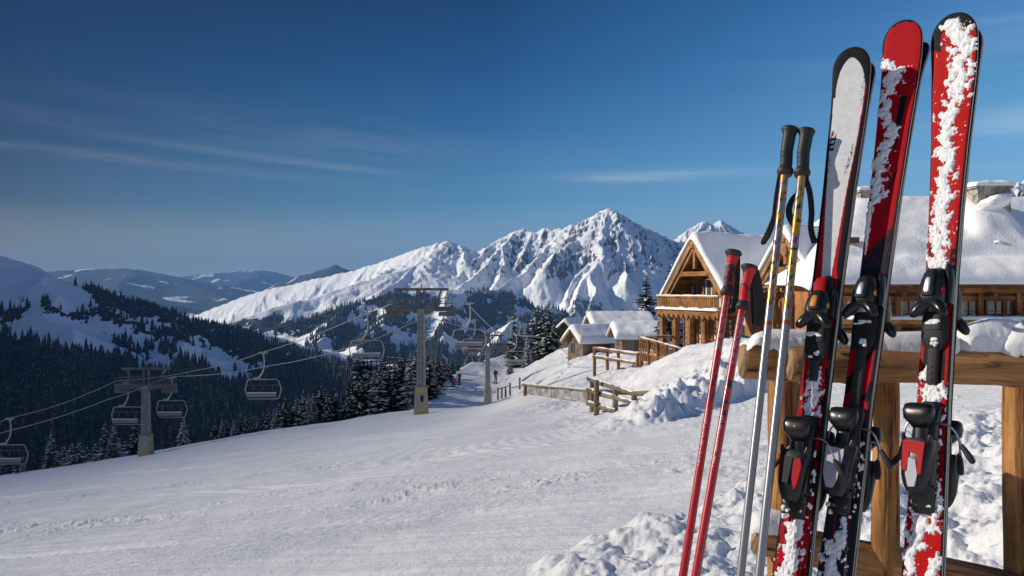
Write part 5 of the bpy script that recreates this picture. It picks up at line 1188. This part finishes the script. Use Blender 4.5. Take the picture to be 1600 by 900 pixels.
for (px, py, d, lab, rot) in ((15, 654, 62, 'hanging chair cut by the left edge of the photo, lowest on the rope', .05), (199, 598, 67.5, 'hanging chair just left of the leftmost tower mast', .0), (268, 590, 71, 'hanging chair just right of the leftmost tower mast', .02), (411, 551, 61, 'hanging chair midway between the leftmost tower and the tallest tower', .05),
        (573, 491, 62.5, 'hanging chair with dark seat just left of the tallest tower', .08), (733, 474, 62.6, 'hanging chair just right of the tallest tower, snow on its seat', .05), (741, 500, 84, 'dark hanging chair directly below and behind the chair right of the tallest tower', .1), (806, 522, 94, 'small far hanging chair right of the smallest tower', .12)):
    lift_chair(px, py, d, lab, rot)
# ------------------------------------------------------------------ timber chalet
M['timber'] = wood('honey timber', (.43, .205, .07), (.26, .115, .038), 0, .35, dark=(.09, .045, .018))
M['timber_up'] = wood('honey timber upright', (.41, .195, .066), (.24, .105, .035), 2, .35, dark=(.08, .04, .016))
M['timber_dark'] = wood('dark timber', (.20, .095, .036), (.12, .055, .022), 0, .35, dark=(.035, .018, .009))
M['timber_pale'] = wood('pale new board', (.46, .27, .115), (.33, .17, .065), 0, .35, dark=(.2, .1, .04))
M['grey_wood'] = wood('weathered grey wood', (.24, .205, .17), (.15, .125, .10), 0, .35, dark=(.06, .05, .04))
M['fence_wood'] = wood('weathered fence wood', (.30, .225, .15), (.19, .135, .085), 0, .5, dark=(.06, .042, .03))
M['glass'] = mat('window glass', (.06, .085, .11), .06, spec=.8)
M['curtain'] = mat('pale curtain', (.55, .53, .49), .9, noise=(3, .1))
def stone_mat():
    m = mat('rubble stone', (.26, .24, .21), .9); nt = m.node_tree; N = nt.nodes.new; L = nt.links.new; b = nt.nodes['Principled BSDF']
    tc = N('ShaderNodeTexCoord'); v = N('ShaderNodeTexVoronoi'); v.inputs['Scale'].default_value = 4.5; L(tc.outputs['Object'], v.inputs['Vector'])
    r = N('ShaderNodeValToRGB'); r.color_ramp.elements[0].color = (.14, .13, .12, 1); r.color_ramp.elements[1].color = (.40, .37, .31, 1)
    sp = N('ShaderNodeSeparateColor'); L(v.outputs['Color'], sp.inputs[0]); L(sp.outputs['Red'], r.inputs['Fac']); L(r.outputs['Color'], b.inputs['Base Color'])
    bp = N('ShaderNodeBump'); bp.inputs['Strength'].default_value = .8; bp.inputs['Distance'].default_value = .05; bp.invert = True; L(v.outputs['Distance'], bp.inputs['Height']); L(bp.outputs['Normal'], b.inputs['Normal']); return m
M['stone'] = stone_mat()
def surf(xs, ys, zf, thick, name, mt, parent, mw=None, edge=.5, sm=True):
    """a blanket of snow over zf(x,y): rounded at its rim, closed below"""
    Xg, Yg = np.meshgrid(xs, ys, indexing='ij'); z0 = zf(Xg, Yg)
    ex = np.minimum(Xg - xs[0], xs[-1] - Xg); ey = np.minimum(Yg - ys[0], ys[-1] - Yg); e = np.clip(np.minimum(ex, ey) / edge, 0, 1)
    t = thick(Xg, Yg) if callable(thick) else thick
    zt = z0 + t * (.25 + .75 * np.sqrt(np.maximum(0, 1 - (1 - e) ** 2)))
    n, m = Xg.shape; V = np.concatenate([np.stack([Xg, Yg, zt], -1).reshape(-1, 3), np.stack([Xg, Yg, z0], -1).reshape(-1, 3)])
    f = [tuple(q) for q in grid_faces(n, m)]; k = n * m; f += [tuple(int(i) + k for i in q[::-1]) for q in grid_faces(n, m)]
    rim = [i * m for i in range(n)] + [(n - 1) * m + j for j in range(1, m)] + [i * m + m - 1 for i in range(n - 2, -1, -1)] + [j for j in range(m - 2, 0, -1)]
    for a, b in zip(rim, rim[1:] + rim[:1]): f.append((a, a + k, b + k, b))
    o = add(name, [tuple(v) for v in V], f, mt); weld_smooth(o, 75)
    o.parent = parent
    if mw is not None: o.matrix_basis = mw
    return o
chal_o = P(1083, 547, 51)
chal = empty('timber_chalet', chal_o, 'large honey coloured timber chalet with two steep gables under thick snow, behind the ski rack', 'chalet')
Tin = Matrix.Translation(-chal_o)
E = Vector((.902, .431, 0)).normalized(); Fd = Vector((E.y, -E.x, 0))
def gable(apex, half, slope, length, over, s0, balcony):
    """local x along the face, local y along the ridge (into the house), z up; origin under the apex at apex height"""
    Mw = Tin @ frame(Fd, E, Vector((0, 0, 1)), apex)
    def B(b, nm, mt, par=None, sm=False):
        o = b.build(nm, mt, None, smooth=sm); o.parent = par or chal
        o.matrix_basis = Mw if par is None else Matrix.Identity(4); return o
    c = math.sqrt(1 + slope * slope); th = .16
    rf = MB()
    for sg in (-1, 1):
        rf.prism([(0, 0, 0), (sg * half, 0, -half * slope), (sg * half, 0, -half * slope - th * c), (0, 0, -th * c)], (0, 0, 0), (0, length, 0))
    ro = B(rf, 'roof', M['timber'])
    for sg in (-1, 1):
        g = MB(); g.prism([(0, 0, .03), (sg * (half + .1), 0, -(half + .1) * slope + .03), (sg * (half + .1), 0, -(half + .1) * slope - .36), (0, 0, -.36)], (0, -.10, 0), (0, .10, 0)); B(g, 'barge_board', M['timber_pale'])
        g = MB(); g.prism([(0, 0, -.40), (sg * half * .97, 0, -half * .97 * slope - .40), (sg * half * .97, 0, -half * .97 * slope - .68), (0, 0, -.68)], (0, .02, 0), (0, .14, 0)); B(g, 'rafter', M['timber_pale'])
        for q in (.28, .62):
            g = MB(); g.box((sg * half * q, over / 2, -half * q * slope - .42), (.2, over, .24)); B(g, 'purlin', M['timber'])
    zf = lambda X, Y: -np.sqrt(X * X + .05) * slope + .22 * slope
    xs = np.concatenate([np.linspace(-half - .22, -half + .5, 10), np.linspace(-half + .5, half - .5, 40)[1:-1], np.linspace(half - .5, half + .22, 10)])
    ys = np.concatenate([np.linspace(-.22, .5, 10), np.linspace(.5, length, 30)[1:]])
    so = surf(xs, ys, lambda X, Y: zf(X, Y) - .02, lambda X, Y: .48 + .06 * fbm(X * 1.2, Y * 1.2, 3, seed=3) + .05 * np.sin(X * 3 + Y), 'roof_snow', M['roof_snow'], chal, Mw, edge=.42)
    # gable wall, recessed, and truss
    zb = -half * slope + .35
    g = MB(); g.prism([(0, 0, -.35 * slope), (half * .86, 0, -half * .86 * slope - .35), (half * .86, 0, s0), (-half * .86, 0, s0), (-half * .86, 0, -half * .86 * slope - .35)], (0, over, 0), (0, .2, 0)); B(g, 'wall', M['timber'])
    for i in range(int(half * 2 / .3)):
        pass
    g = MB(); zc = -half * slope * .60; g.box((0, .15, zc), (half * 1.18, .26, .30)); B(g, 'collar_beam', M['timber'])
    g = MB(); g.box((0, .16, zc * .58), (.22, .2, abs(zc) * .55)); B(g, 'king_post', M['timber'])
    g = MB(); g.box((0, .25, -.46), (.26, .8, .26)); B(g, 'ridge_beam', M['timber'])
    return Mw, B
A1 = P(1083, 373, 51.5)
Mw, B = gable(A1, 3.15, 1.2, 6.8, 1.35, -7.2, True)
zfl = -4.72           # balcony floor below the apex
g = MB(); g.box((.15, .45, zfl), (6.2, 2.3, .26)); g.box((.15, -.62, zfl - .22), (6.2, .22, .24)); B(g, 'balcony_floor', M['timber'])
for x in np.linspace(-2.7, 3.0, 12):
    g = MB(); g.box((x, -.35, zfl - .30), (.16, 1.0, .2)); B(g, 'joist', M['timber'])
g = MB(); g.box((.15, -.66, zfl + .98), (6.3, .16, .10)); g.box((.15, -.62, zfl + .22), (6.2, .08, .1)); rail = B(g, 'balcony_rail', M['timber_pale'])
for x in np.linspace(-2.85, 3.15, 33):
    g = MB(); g.box((x, -.62, zfl + .58), (.155, .05, .72)); B(g, 'baluster', M['timber_up'], rail)
for y in np.linspace(-.45, 1.2, 9):
    g = MB(); g.box((-2.93, y, zfl + .58), (.05, .155, .72)); B(g, 'baluster', M['timber_up'], rail)
g = MB(); g.box((-2.93, .4, zfl + .98), (.14, 2.1, .1)); B(g, 'side_rail', M['timber_pale'], rail)
sb = surf(np.linspace(-3.0, 3.3, 60), np.linspace(-.86, -.52, 8), lambda X, Y: 0 * X + zfl + .13, lambda X, Y: .14 + .07 * fbm(X * 2, Y * 4, 3, seed=9), 'balcony_snow', M['roof_snow'], chal, Mw, edge=.1)
sb = surf(np.linspace(-3.0, 3.3, 60), np.linspace(-.76, -.56, 6), lambda X, Y: 0 * X + zfl + 1.03, lambda X, Y: .07 + .03 * fbm(X * 2, Y * 4, 3, seed=11), 'rail_snow', M['roof_snow'], chal, Mw, edge=.08)
for x in (-2.75, -1.35, .15, 1.6, 3.05):
    g = MB(); g.box((x, -.35, zfl - 1.55), (.36, .36, 2.9)); g.prism([(x - .14, -.35, zfl - .34), (x + .5, -.35, zfl - .34), (x - .0, -.35, zfl - .9)], (0, -.07, 0), (0, .14, 0)); B(g, 'post', M['timber_up'])
def window(B, x, y, z, w, h, nx=2, ny=2, curtain=True, mt='timber_up'):
    g = MB(); t = .09
    for sx in (-1, 1): g.box((x + sx * (w / 2), y - .03, z), (t, .14, h + t))
    for sz in (-1, 1): g.box((x, y - .03, z + sz * h / 2), (w - t - .004, .136, t))
    for i in range(1, nx): g.box((x - w / 2 + w * i / nx, y - .02, z), (.05, .08, h - t - .004))
    for i in range(1, ny): g.box((x, y - .02, z - h / 2 + h * i / ny), (w - t - .004, .07, .045))
    fr = B(g, 'window', M[mt])
    g = MB(); g.box((x, y + .012, z), (w - t, .02, h - t)); B(g, 'pane', M['glass'], fr)
    if curtain:
        for sx in (-1, 1): g = MB(); g.box((x + sx * w * .33, y - .004, z), (w * .22, .008, h - t - .02)); B(g, 'curtain', M['curtain'], fr)
    return fr
# upper floor door and panes in the gable wall
window(B, -.05, 1.33, zfl + 1.15, .9, 1.9, 1, 1); window(B, 1.45, 1.33, zfl + 1.15, 1.3, 1.8, 2, 2); window(B, -1.45, 1.33, zfl + 1.05, .8, 1.3, 2, 2)
g = MB(); g.box((.68, 1.26, zfl + 1.2), (.3, .2, 2.4)); B(g, 'post', M['timber_up'])
for x in (-2.05, -.6, .9, 2.35): window(B, x, 1.33, zfl - 1.5, 1.05, 2.1, 1, 2)
for q in range(7):
    g = MB(); g.tube([(-2.66, 1.30, zfl - .4 - q * .36), (2.66, 1.30, zfl - .4 - q * .36)], .05, n=8); B(g, 'log_course', M['timber'])
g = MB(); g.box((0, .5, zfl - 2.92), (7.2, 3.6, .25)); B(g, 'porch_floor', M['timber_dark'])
# second gable, nearer
A2 = P(1225, 363, 46.6)
Mw2, B2 = gable(A2, 2.75, 1.32, 5.8, 1.5, -6.9, False)
g = MB(); g.box((0, .35, -3.35), (5.2, .32, .30)); B2(g, 'tie_beam', M['timber'])
for x in (-1.9, -.6, .7, 1.95):
    g = MB(); g.box((x, -.25, -5.2), (.3, .3, 3.4)); B2(g, 'post', M['timber_up'])
surf(np.linspace(-2.3, 2.5, 50), np.linspace(.1, 1.45, 12), lambda X, Y: -3.05 + .28 * (Y - .1), lambda X, Y: .26 + .12 * fbm(X * 1.5, Y * 1.5, 3, seed=13), 'porch_snow', M['roof_snow'], chal, Mw2, edge=.3)
g = MB(); g.box((.1, .78, -3.18), (5.0, 1.4, .14)); B2(g, 'porch_roof', M['timber'])
for x in np.linspace(-2.2, 2.4, 10):
    g = MB(); g.box((x, .15, -3.36), (.13, .5, .2)); B2(g, 'joist', M['timber_pale'])
window(B2, .9, 1.48, -4.9, 1.0, 1.7, 2, 2); window(B2, -.8, 1.48, -4.9, 1.0, 1.7, 1, 2)
g = MB(); g.blob((0, -.02, -.95), (.30, .08, .42), 2, n=10, amp=.08); B2(g, 'carved_crest', M['timber_pale'], None, True)
# long main wing with its broad snowy roof
zE, zR, yE, yR = .30, 5.45, 41.6, 49.0; xL, xRg = 15.6, 21.2
kf = (zR - zE) / (yR - yE); kh = (zR - zE) / (xRg - xL)
def mroof(X, Y):
    a = zE + (Y - yE) * kf; b = zR - (Y - yR) * kf; c_ = zE + (X - xL) * kh
    k = 2.2; return np.minimum(np.minimum(-np.log(np.exp(-k * a) + np.exp(-k * b)) / k, -np.log(np.exp(-k * a) + np.exp(-k * c_)) / k), c_ + 0 * a)
def msnow(X, Y):
    t = .42 + .03 * fbm(X * 1.5, Y * 1.9, 4, gain=.6, seed=18) + .10 * fbm(X * .35, Y * .5, 3, seed=17) + .05 * np.sin((Y - yE) * 1.9 + .5 * pn(X * .3, Y * 0, 3))
    t = t + .18 * np.exp(-((Y - 44.2 - .25 * pn(X * .4, 0 * Y, 8)) / .45) ** 2) - .12 * np.exp(-((Y - 43.3) / .4) ** 2)
    bx = (1542 - 800) / F * 46
    t = t + .95 * np.exp(-(((X - bx) / 1.35) ** 6)) * sstep(44.0, 45.6, Y + .15 * pn(X * 1.2, Y, 6)) * sstep(48.6, 47.0, Y)
    return t
mo = P(1430, 540, 43) ; Mm = Tin
xs = np.concatenate([np.linspace(xL - .15, xL + .6, 8), np.linspace(xL + .6, 44, 120)[1:]]); ys = np.concatenate([np.linspace(yE - .15, yE + .6, 9), np.linspace(yE + .6, 56.2, 90)[1:]])
surf(xs, ys, lambda X, Y: mroof(X, Y), msnow, 'roof_snow', M['roof_snow'], chal, Mm, edge=.45)
def Bm(b, nm, mt, par=None, sm=False):
    o = b.build(nm, mt, None, smooth=sm); o.parent = par or chal; o.matrix_basis = Tin if par is None else Matrix.Identity(4); return o
g = MB()
xs2 = [xL, xRg, 44]; 
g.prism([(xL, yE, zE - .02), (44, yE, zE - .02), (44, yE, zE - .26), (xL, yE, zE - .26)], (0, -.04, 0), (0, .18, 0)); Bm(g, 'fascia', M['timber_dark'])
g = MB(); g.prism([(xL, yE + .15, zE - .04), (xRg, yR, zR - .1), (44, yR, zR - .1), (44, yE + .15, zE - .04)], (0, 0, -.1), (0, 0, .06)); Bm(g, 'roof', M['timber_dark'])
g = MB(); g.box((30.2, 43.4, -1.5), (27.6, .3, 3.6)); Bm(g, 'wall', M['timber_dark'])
g = MB(); g.box((16.35, 49.5, -1.5), (.3, 11.9, 3.6)); Bm(g, 'side_wall', M['timber'])
for q in range(9):
    g = MB(); g.tube([(16.2, 43.22, .0 - q * .34), (44, 43.22, .0 - q * .34)], .15, n=10); Bm(g, 'log_course', M['timber'], None, True)
g = MB(); g.box((30, 42.55, -.12), (28, .26, .28)); Bm(g, 'eaves_beam', M['timber'])
g = MB(); g.box((30, 42.95, -.52), (28, .2, .2)); Bm(g, 'wall_plate', M['timber'])
for px in (1290, 1345, 1405, 1480, 1546, 1625):
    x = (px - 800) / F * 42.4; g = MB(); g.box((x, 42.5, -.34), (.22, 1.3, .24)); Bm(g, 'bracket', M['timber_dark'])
for px in (1372, 1402, 1496, 1530, 1590):
    x = (px - 800) / F * 42.9; g = MB(); g.box((x, 42.85, -1.5), (.26, .26, 2.5)); Bm(g, 'post', M['timber_up'])
for px, w in ((1318, 1.0), (1420, 1.5), (1450, .9), (1514, .8), (1556, 1.05), (1580, .85)):
    x = (px - 800) / F * 43.0; window(Bm, x, 43.02, -1.25, w, 1.15, 2, 2, px < 1530)
g = MB(); g.box((30, 41.3, -1.75), (26, .5, .25)); ldg = Bm(g, 'terrace_rail', M['timber_pale'])
surf(np.linspace(17.5, 43, 120), np.linspace(41.0, 41.6, 6), lambda X, Y: 0 * X - 1.62, lambda X, Y: .16 + .06 * fbm(X, Y * 3, 3, seed=19), 'terrace_snow', M['roof_snow'], chal, Tin, edge=.1)
# chimneys
def chimney(px, d, py0, py1, w, dp, cap, seed):
    x = (px - 800) / F * d; z0 = -(py0 - 450) / F * d; z1 = -(py1 - 450) / F * d
    g = MB(); g.box((x, d, (z0 + z1) / 2), (w, dp, z1 - z0), taper=.97); g.box((x, d, z1 + .04), (w + .22, dp + .22, .12)); co = Bm(g, 'chimney', M['stone'])
    s_ = surf(np.linspace(x - w / 2 - .18, x + w / 2 + .18, 26), np.linspace(d - dp / 2 - .18, d + dp / 2 + .18, 20), lambda X, Y: 0 * X + z1 + .10, lambda X, Y: cap * (1 + .25 * fbm(X * 1.5, Y * 1.5, 2, seed=seed)), 'chimney_snow', M['roof_snow'], co, None, edge=.3)
chimney(1351, 52, 330, 301, .95, .95, .26, 2); chimney(1544, 46.5, 350, 295, 1.95, 1.2, .30, 5)
g = MB(); x = (1546 - 800) / F * 45.6; g.blob((x + .35, 45.75, 4.9), (1.05, .45, .42), 4, n=14, amp=.2, R=Matrix.Rotation(-.35, 3, 'Y')); Bm(g, 'chimney_drift', M['roof_snow'], None, True)
g = MB(); p = P(1559, 383, 44.2); g.box((p.x, p.y, p.z), (.5, .4, .22)); vt = Bm(g, 'roof_vent', M['dark'])
g = MB(); g.blob((p.x, p.y, p.z + .16), (.32, .27, .12), 3, n=10, amp=.1); Bm(g, 'vent_snow', M['roof_snow'], vt, True)
g = MB(); p = P(1332, 375, 44.0); g.box((p.x, p.y, p.z), (.6, .4, .3)); Bm(g, 'roof_vent', M['timber_dark'])

# ------------------------------------------------------------------ the grey wooden houses further down
def house(px, py, d, rot, W, Ln, hw, slope, over, label, wallm, snow_t=.5, wins=(), seed=1, cat='house'):
    g0 = P(px, py, d); root = empty('wooden_house', g0, label, cat, 'wooden houses below the chalet'); root.rotation_euler = (0, 0, rot)
    zr = hw + slope * W / 2
    b = MB(); b.prism([(-W / 2, 0, -2), (W / 2, 0, -2), (W / 2, 0, hw), (0, 0, zr), (-W / 2, 0, hw)], (0, 0, 0), (0, Ln, 0)); b.build('wall', M[wallm], root)
    b = MB(); h2 = W / 2 + over
    for sg in (-1, 1): b.prism([(0, 0, zr + .14), (sg * h2, 0, zr + .14 - h2 * slope), (sg * h2, 0, zr - .04 - h2 * slope), (0, 0, zr - .04)], (0, -over, 0), (0, Ln + 2 * over, 0))
    b.build('roof', M['timber_dark' if wallm != 'grey_wood' else 'grey_wood'], root)
    for sg in (-1, 1):
        b = MB(); b.prism([(0, 0, zr + .17), (sg * h2, 0, zr + .17 - h2 * slope), (sg * h2, 0, zr - .10 - h2 * slope), (0, 0, zr - .10)], (0, -over - .08, 0), (0, .075, 0)); b.build('barge_board', M['timber_pale'], root)
    xs = np.linspace(-h2 - .12, h2 + .12, 40); ys = np.linspace(-over - .14, Ln + over + .14, 36)
    surf(xs, ys, lambda X, Y: zr + .13 - np.sqrt(X * X + .03) * slope, lambda X, Y: snow_t * (1 + .15 * fbm(X * .6, Y * .6, 3, seed=seed)), 'roof_snow', M['roof_snow'], root, None, edge=.4)
    for (side, u, z, w, h) in wins:
        fr = MB(); pn_ = MB()
        if side == 'f': fr.box((u, -.02, z), (w + .2, .1, h + .2)); pn_.box((u, -.075, z), (w, .02, h))
        elif side == 'r': fr.box((W / 2 + .02, u, z), (.1, w + .2, h + .2)); pn_.box((W / 2 + .075, u, z), (.02, w, h))
        else: fr.box((-W / 2 - .02, u, z), (.1, w + .2, h + .2)); pn_.box((-W / 2 - .075, u, z), (.02, w, h))
        wf = fr.build('window', M['timber'], root); pn_.build('pane', M['glass'], wf)
    return root
# local +y runs from the visible gable into the house
house(899, 552, 80, math.radians(-68), 3.3, 4.6, 1.35, .66, .5, 'grey wooden house with its small gable towards the tall spruces', 'grey_wood', .5, (('f', 0, 1.7, .7, .5), ('f', -.6, .5, .6, 1.0), ('r', 1.4, .5, .7, .7), ('r', 3.4, .5, .7, .7)), 1)
house(926, 541, 94, math.radians(-82), 6.0, 6.5, 2.0, .52, .6, 'house mostly hidden behind the grey gabled house, only its big snow roof showing', 'grey_wood', .55, (), 2)
house(966, 549, 74, math.radians(-88), 4.0, 3.3, 1.45, .42, .6, 'low house with pale timber corners and a smooth snow roof, nearest the terrace', 'grey_wood', .5, (('f', 0, 1.0, .8, .8), ('r', .8, .75, .6, .8), ('r', 2.4, .75, .6, .8)), 3)
house(884, 536, 112, math.radians(-35), 3.4, 4, 1.5, .9, .4, 'small steep roofed hut under snow, farthest left of the houses', 'grey_wood', .5, (('f', 0, 1.2, .6, .8),), 4, 'hut')

# ------------------------------------------------------------------ fences and railings
def rails(name, label, cat, posts, rls, pw, rw, mt, group=None, snow=True, extra=None, hs=1.1):
    """posts: (px, py_top, py_base, d); rls: ((px,py,d),(px,py,d))"""
    o0 = P(posts[0][0], posts[0][2], posts[0][3]); root = empty(name, o0, label, cat, group)
    rr = random.Random(len(label))
    for (px, pt, pb, d) in posts:
        a = P(px, pb, d) - o0 - Vector((0, 0, .5)); b = P(px, pt, d) - o0
        g = MB(); g.tube([a, a.lerp(b, .5) + Vector((rr.uniform(-.02, .02), 0, 0)), b], [pw * .55, pw * .52, pw * .48], n=8); g.build('post', M[mt], root, smooth=True, ang=50)
    for (p, q) in rls:
        a = P(*p) - o0; b = P(*q) - o0; g = MB(); m_ = a.lerp(b, .5); g.tube([a, a.lerp(b, .33) + Vector((0, 0, rr.uniform(-.02, .02))), a.lerp(b, .66) + Vector((0, 0, rr.uniform(-.02, .02))), b], [rw * .5, rw * .56, rw * .5, rw * .46], n=8); ro = g.build('rail', M[mt], root, smooth=True, ang=50)
        if snow:
            g = MB(); t = b - a; pts = [a + t * (.02 + .96 * i / 14) + Vector((0, 0, rw * .45)) for i in range(15)]
            g.tube(pts, [rw * (.12 + .34 * rr.random() * (0 < i < 14)) for i in range(15)], n=8); g.build('snow', M['branch_snow'], ro, smooth=True, ang=70)
    if extra: extra(root, o0)
    return root
rails('log_fence', 'weathered log fence with three rails standing at the foot of the snow bank', 'fence', [(925, 592, 637, 24.5), (932, 594, 645, 23.3), (962, 606, 641, 22.6), (991, 617, 642, 21.6)],
      [((919, 592, 24.4), (993, 617, 21.4)), ((918, 609, 24.2), (994, 632, 21.4)), ((918, 630, 24.0), (962, 643, 22.4)), ((990, 615, 21.5), (1040, 611, 20.5)), ((934, 612, 26), (990, 614, 26))], .16, .14, 'fence_wood')
def net(root, o0):
    g = MB(); a = P(822, 604, 45) - o0; b = P(919, 613, 37.2) - o0; c_ = P(919, 629, 37.2) - o0; d_ = P(822, 615, 45) - o0
    g.prism([a, b, c_, d_], (0, .02, 0), (0, .03, 0)); m = mat('snow crusted netting', (.42, .42, .44), .9, mixc=((.20, .19, .18), 1.3, .45, .6)); g.build('snow_netting', m, root)
rails('net_fence', 'low fence with snow crusted netting left of the log fence', 'fence', [(821, 600, 616, 45), (848, 603, 619, 43), (864, 605, 621, 41.5), (893, 608, 625, 39.3), (919, 610, 629, 37.2)], [((817, 601, 45.3), (921, 611, 37))], .2, .13, 'fence_wood', extra=net)
rails('terrace_railing', 'snow topped timber railing along the terrace edge left of the chalet', 'railing', [(1001, 529, 575, 46), (1013, 532, 572, 45.3), (1027, 536, 566, 44.6), (1041, 539, 562, 44), (1056, 543, 562, 43.4)] + [(x, 533 + (x - 1001) * .27, 549 + (x - 1001) * .24, 46 - (x - 1001) * .047) for x in np.arange(1004, 1064, 3.1)],
      [((999, 528, 46.1), (1068, 547, 43)), ((999, 545, 46.1), (1068, 562, 43)), ((1000, 551, 46), (1066, 567, 43)), ((999, 528, 46.2), (1053, 526, 53))], .17, .17, 'timber_up')
rails('deck_railing', 'two rail wooden railing on a tall corner post below the terrace', 'railing', [(929, 544, 590, 51), (949, 547, 566, 50), (966, 550, 572, 49), (996, 555, 583, 46.5), (1003, 560, 578, 46.5)], [((927, 544, 51), (998, 554, 46.5)), ((927, 557, 51), (996, 568, 46.5))], .2, .18, 'timber_up')
rails('stake_fence', 'short row of crooked snow covered stakes right of the smallest lift tower', 'fence', [(797, 598, 609, 70), (790, 604, 612, 71), (784, 606, 614, 71), (778, 606, 616, 72), (812, 590, 600, 72)], [((778, 608, 72), (797, 602, 70)), ((798, 606, 70), (820, 602, 60))], .16, .1, 'grey_wood')
# ------------------------------------------------------------------ skiers on the slope
def person(px, py, d, label, jacket, trousers, helmet, pose, rot, h=1.7, group='skiers on the slope below the spruces'):
    gz = ground(px, d); root = empty('person', gz, label, 'person', group); root.rotation_euler = (0, 0, rot)
    k = h / 1.75
    if pose == 'stand': J = {'pel': (0, 0, .95), 'chest': (0, -.06, 1.32), 'neck': (0, -.09, 1.48), 'head': (0, -.13, 1.64), 'kl': (.12, -.14, .50), 'al': (.13, 0, .06), 'tl': (.13, -.16, .04), 'kr': (-.12, -.14, .50), 'ar': (-.14, 0, .06), 'tr': (-.14, -.16, .04), 'el': (.30, -.10, 1.12), 'wl': (.30, -.36, 1.02), 'hl': (.28, -.43, 1.02), 'er': (-.30, -.10, 1.12), 'wr': (-.30, -.36, 1.02), 'hr': (-.28, -.43, 1.02), 'sl': (.19, -.07, 1.40), 'sr': (-.19, -.07, 1.40)}
    else: J = {'pel': (0, .12, .42), 'chest': (0, -.08, .74), 'neck': (0, -.17, .88), 'head': (0, -.24, 1.03), 'kl': (.16, -.34, .46), 'al': (.15, -.12, .06), 'tl': (.15, -.30, .04), 'kr': (-.16, -.34, .46), 'ar': (-.15, -.12, .06), 'tr': (-.15, -.30, .04), 'el': (.29, -.28, .58), 'wl': (.22, -.48, .46), 'hl': (.2, -.54, .42), 'er': (-.29, -.28, .58), 'wr': (-.22, -.48, .46), 'hr': (-.2, -.54, .42), 'sl': (.18, -.10, .81), 'sr': (-.18, -.10, .81)}
    R_ = {'pel': .165, 'chest': .19, 'neck': .075, 'head': .125, 'kl': .085, 'al': .075, 'tl': .065, 'kr': .085, 'ar': .075, 'tr': .065, 'el': .062, 'wl': .05, 'hl': .05, 'er': .062, 'wr': .05, 'hr': .05, 'sl': .085, 'sr': .085}
    names = list(J); ed = [('pel', 'chest'), ('chest', 'neck'), ('neck', 'head'), ('pel', 'kl'), ('kl', 'al'), ('al', 'tl'), ('pel', 'kr'), ('kr', 'ar'), ('ar', 'tr'), ('chest', 'sl'), ('sl', 'el'), ('el', 'wl'), ('wl', 'hl'), ('chest', 'sr'), ('sr', 'er'), ('er', 'wr'), ('wr', 'hr')]
    me = bpy.data.meshes.new('body'); me.from_pydata([tuple(c * k for c in J[n]) for n in names], [(names.index(a), names.index(b)) for a, b in ed], []); me.update()
    tmp = bpy.data.objects.new('body', me); COL.objects.link(tmp); md = tmp.modifiers.new('skin', 'SKIN'); tmp.modifiers.new('sub', 'SUBSURF').levels = 1
    for i, n in enumerate(names): me.skin_vertices[0].data[i].radius = (R_[n] * k, R_[n] * k)
    me.skin_vertices[0].data[0].use_root = True
    dg = bpy.context.evaluated_depsgraph_get(); dg.update(); m2 = bpy.data.meshes.new_from_object(tmp.evaluated_get(dg)); bpy.data.objects.remove(tmp)
    for m_ in (jacket, trousers, helmet, M['skin_tone'], M['black']): m2.materials.append(M[m_] if isinstance(m_, str) else m_)
    hip = J['pel'][2] * k; head = J['head'][2] * k
    for p in m2.polygons:
        c = p.center; p.use_smooth = True; dk = min((c - Vector(J[n]) * k).length for n in ('kl', 'kr', 'al', 'ar', 'tl', 'tr')); dh = min((c - Vector(J[n]) * k).length for n in ('hl', 'hr')); db = min((c - Vector(J[n]) * k).length for n in ('al', 'ar', 'tl', 'tr'))
        i = 0
        if c.z > head + .03 * k or (c.z > J['neck'][2] * k + .03 and c.y > J['head'][1] * k): i = 2
        elif c.z > J['neck'][2] * k + .02: i = 3
        elif db < .18 * k: i = 4
        elif dh < .09 * k: i = 4
        elif (c.z < hip - .02 and dk < .35 * k): i = 1
        p.material_index = i
    o = bpy.data.objects.new('body', m2); COL.objects.link(o); o.parent = root
    for sx in (-.14, .14):
        g = MB(); g.tube([(sx * k, .7 * k, .02), (sx * k, 0, .015), (sx * k, -.75 * k, .02), (sx * k, -.9 * k, .09)], [.03, .045, .045, .02], n=6); so_ = g.build('ski', M['dark'], None)
        so_.parent = root
    return root
M['skin_tone'] = mat('skin', (.55, .34, .25), .6); M['jacket_red'] = mat('red jacket', (.42, .03, .06), .8); M['jacket_dark'] = mat('dark jacket', (.04, .04, .055), .8); M['trousers_pink'] = mat('faded red trousers', (.38, .12, .13), .8); M['helmet_blue'] = mat('pale blue helmet', (.35, .52, .58), .4); M['trousers_grey'] = mat('grey trousers', (.25, .25, .28), .8)
person(774, 598, 92, 'skier in dark jacket and faded red trousers standing right of the small tower', 'jacket_dark', 'trousers_pink', 'jacket_dark', 'stand', .6)
person(706, 602, 88, 'skier in a red suit crouching on the slope between the two right hand towers', 'jacket_red', 'jacket_red', 'jacket_red', 'crouch', 1.0, 1.9)
person(718, 596, 90, 'skier in dark clothes standing beside the crouching red skier', 'jacket_dark', 'jacket_dark', 'jacket_dark', 'stand', -.5, 1.5)
person(680, 614, 81, 'child in red hooded jacket crouching just right of the tallest tower', 'jacket_red', 'jacket_dark', 'jacket_red', 'crouch', .3, 1.6)
person(689, 616, 80, 'child with pale blue helmet crouching beside the red hooded child', 'trousers_grey', 'jacket_red', 'helmet_blue', 'crouch', -.7, 1.6)
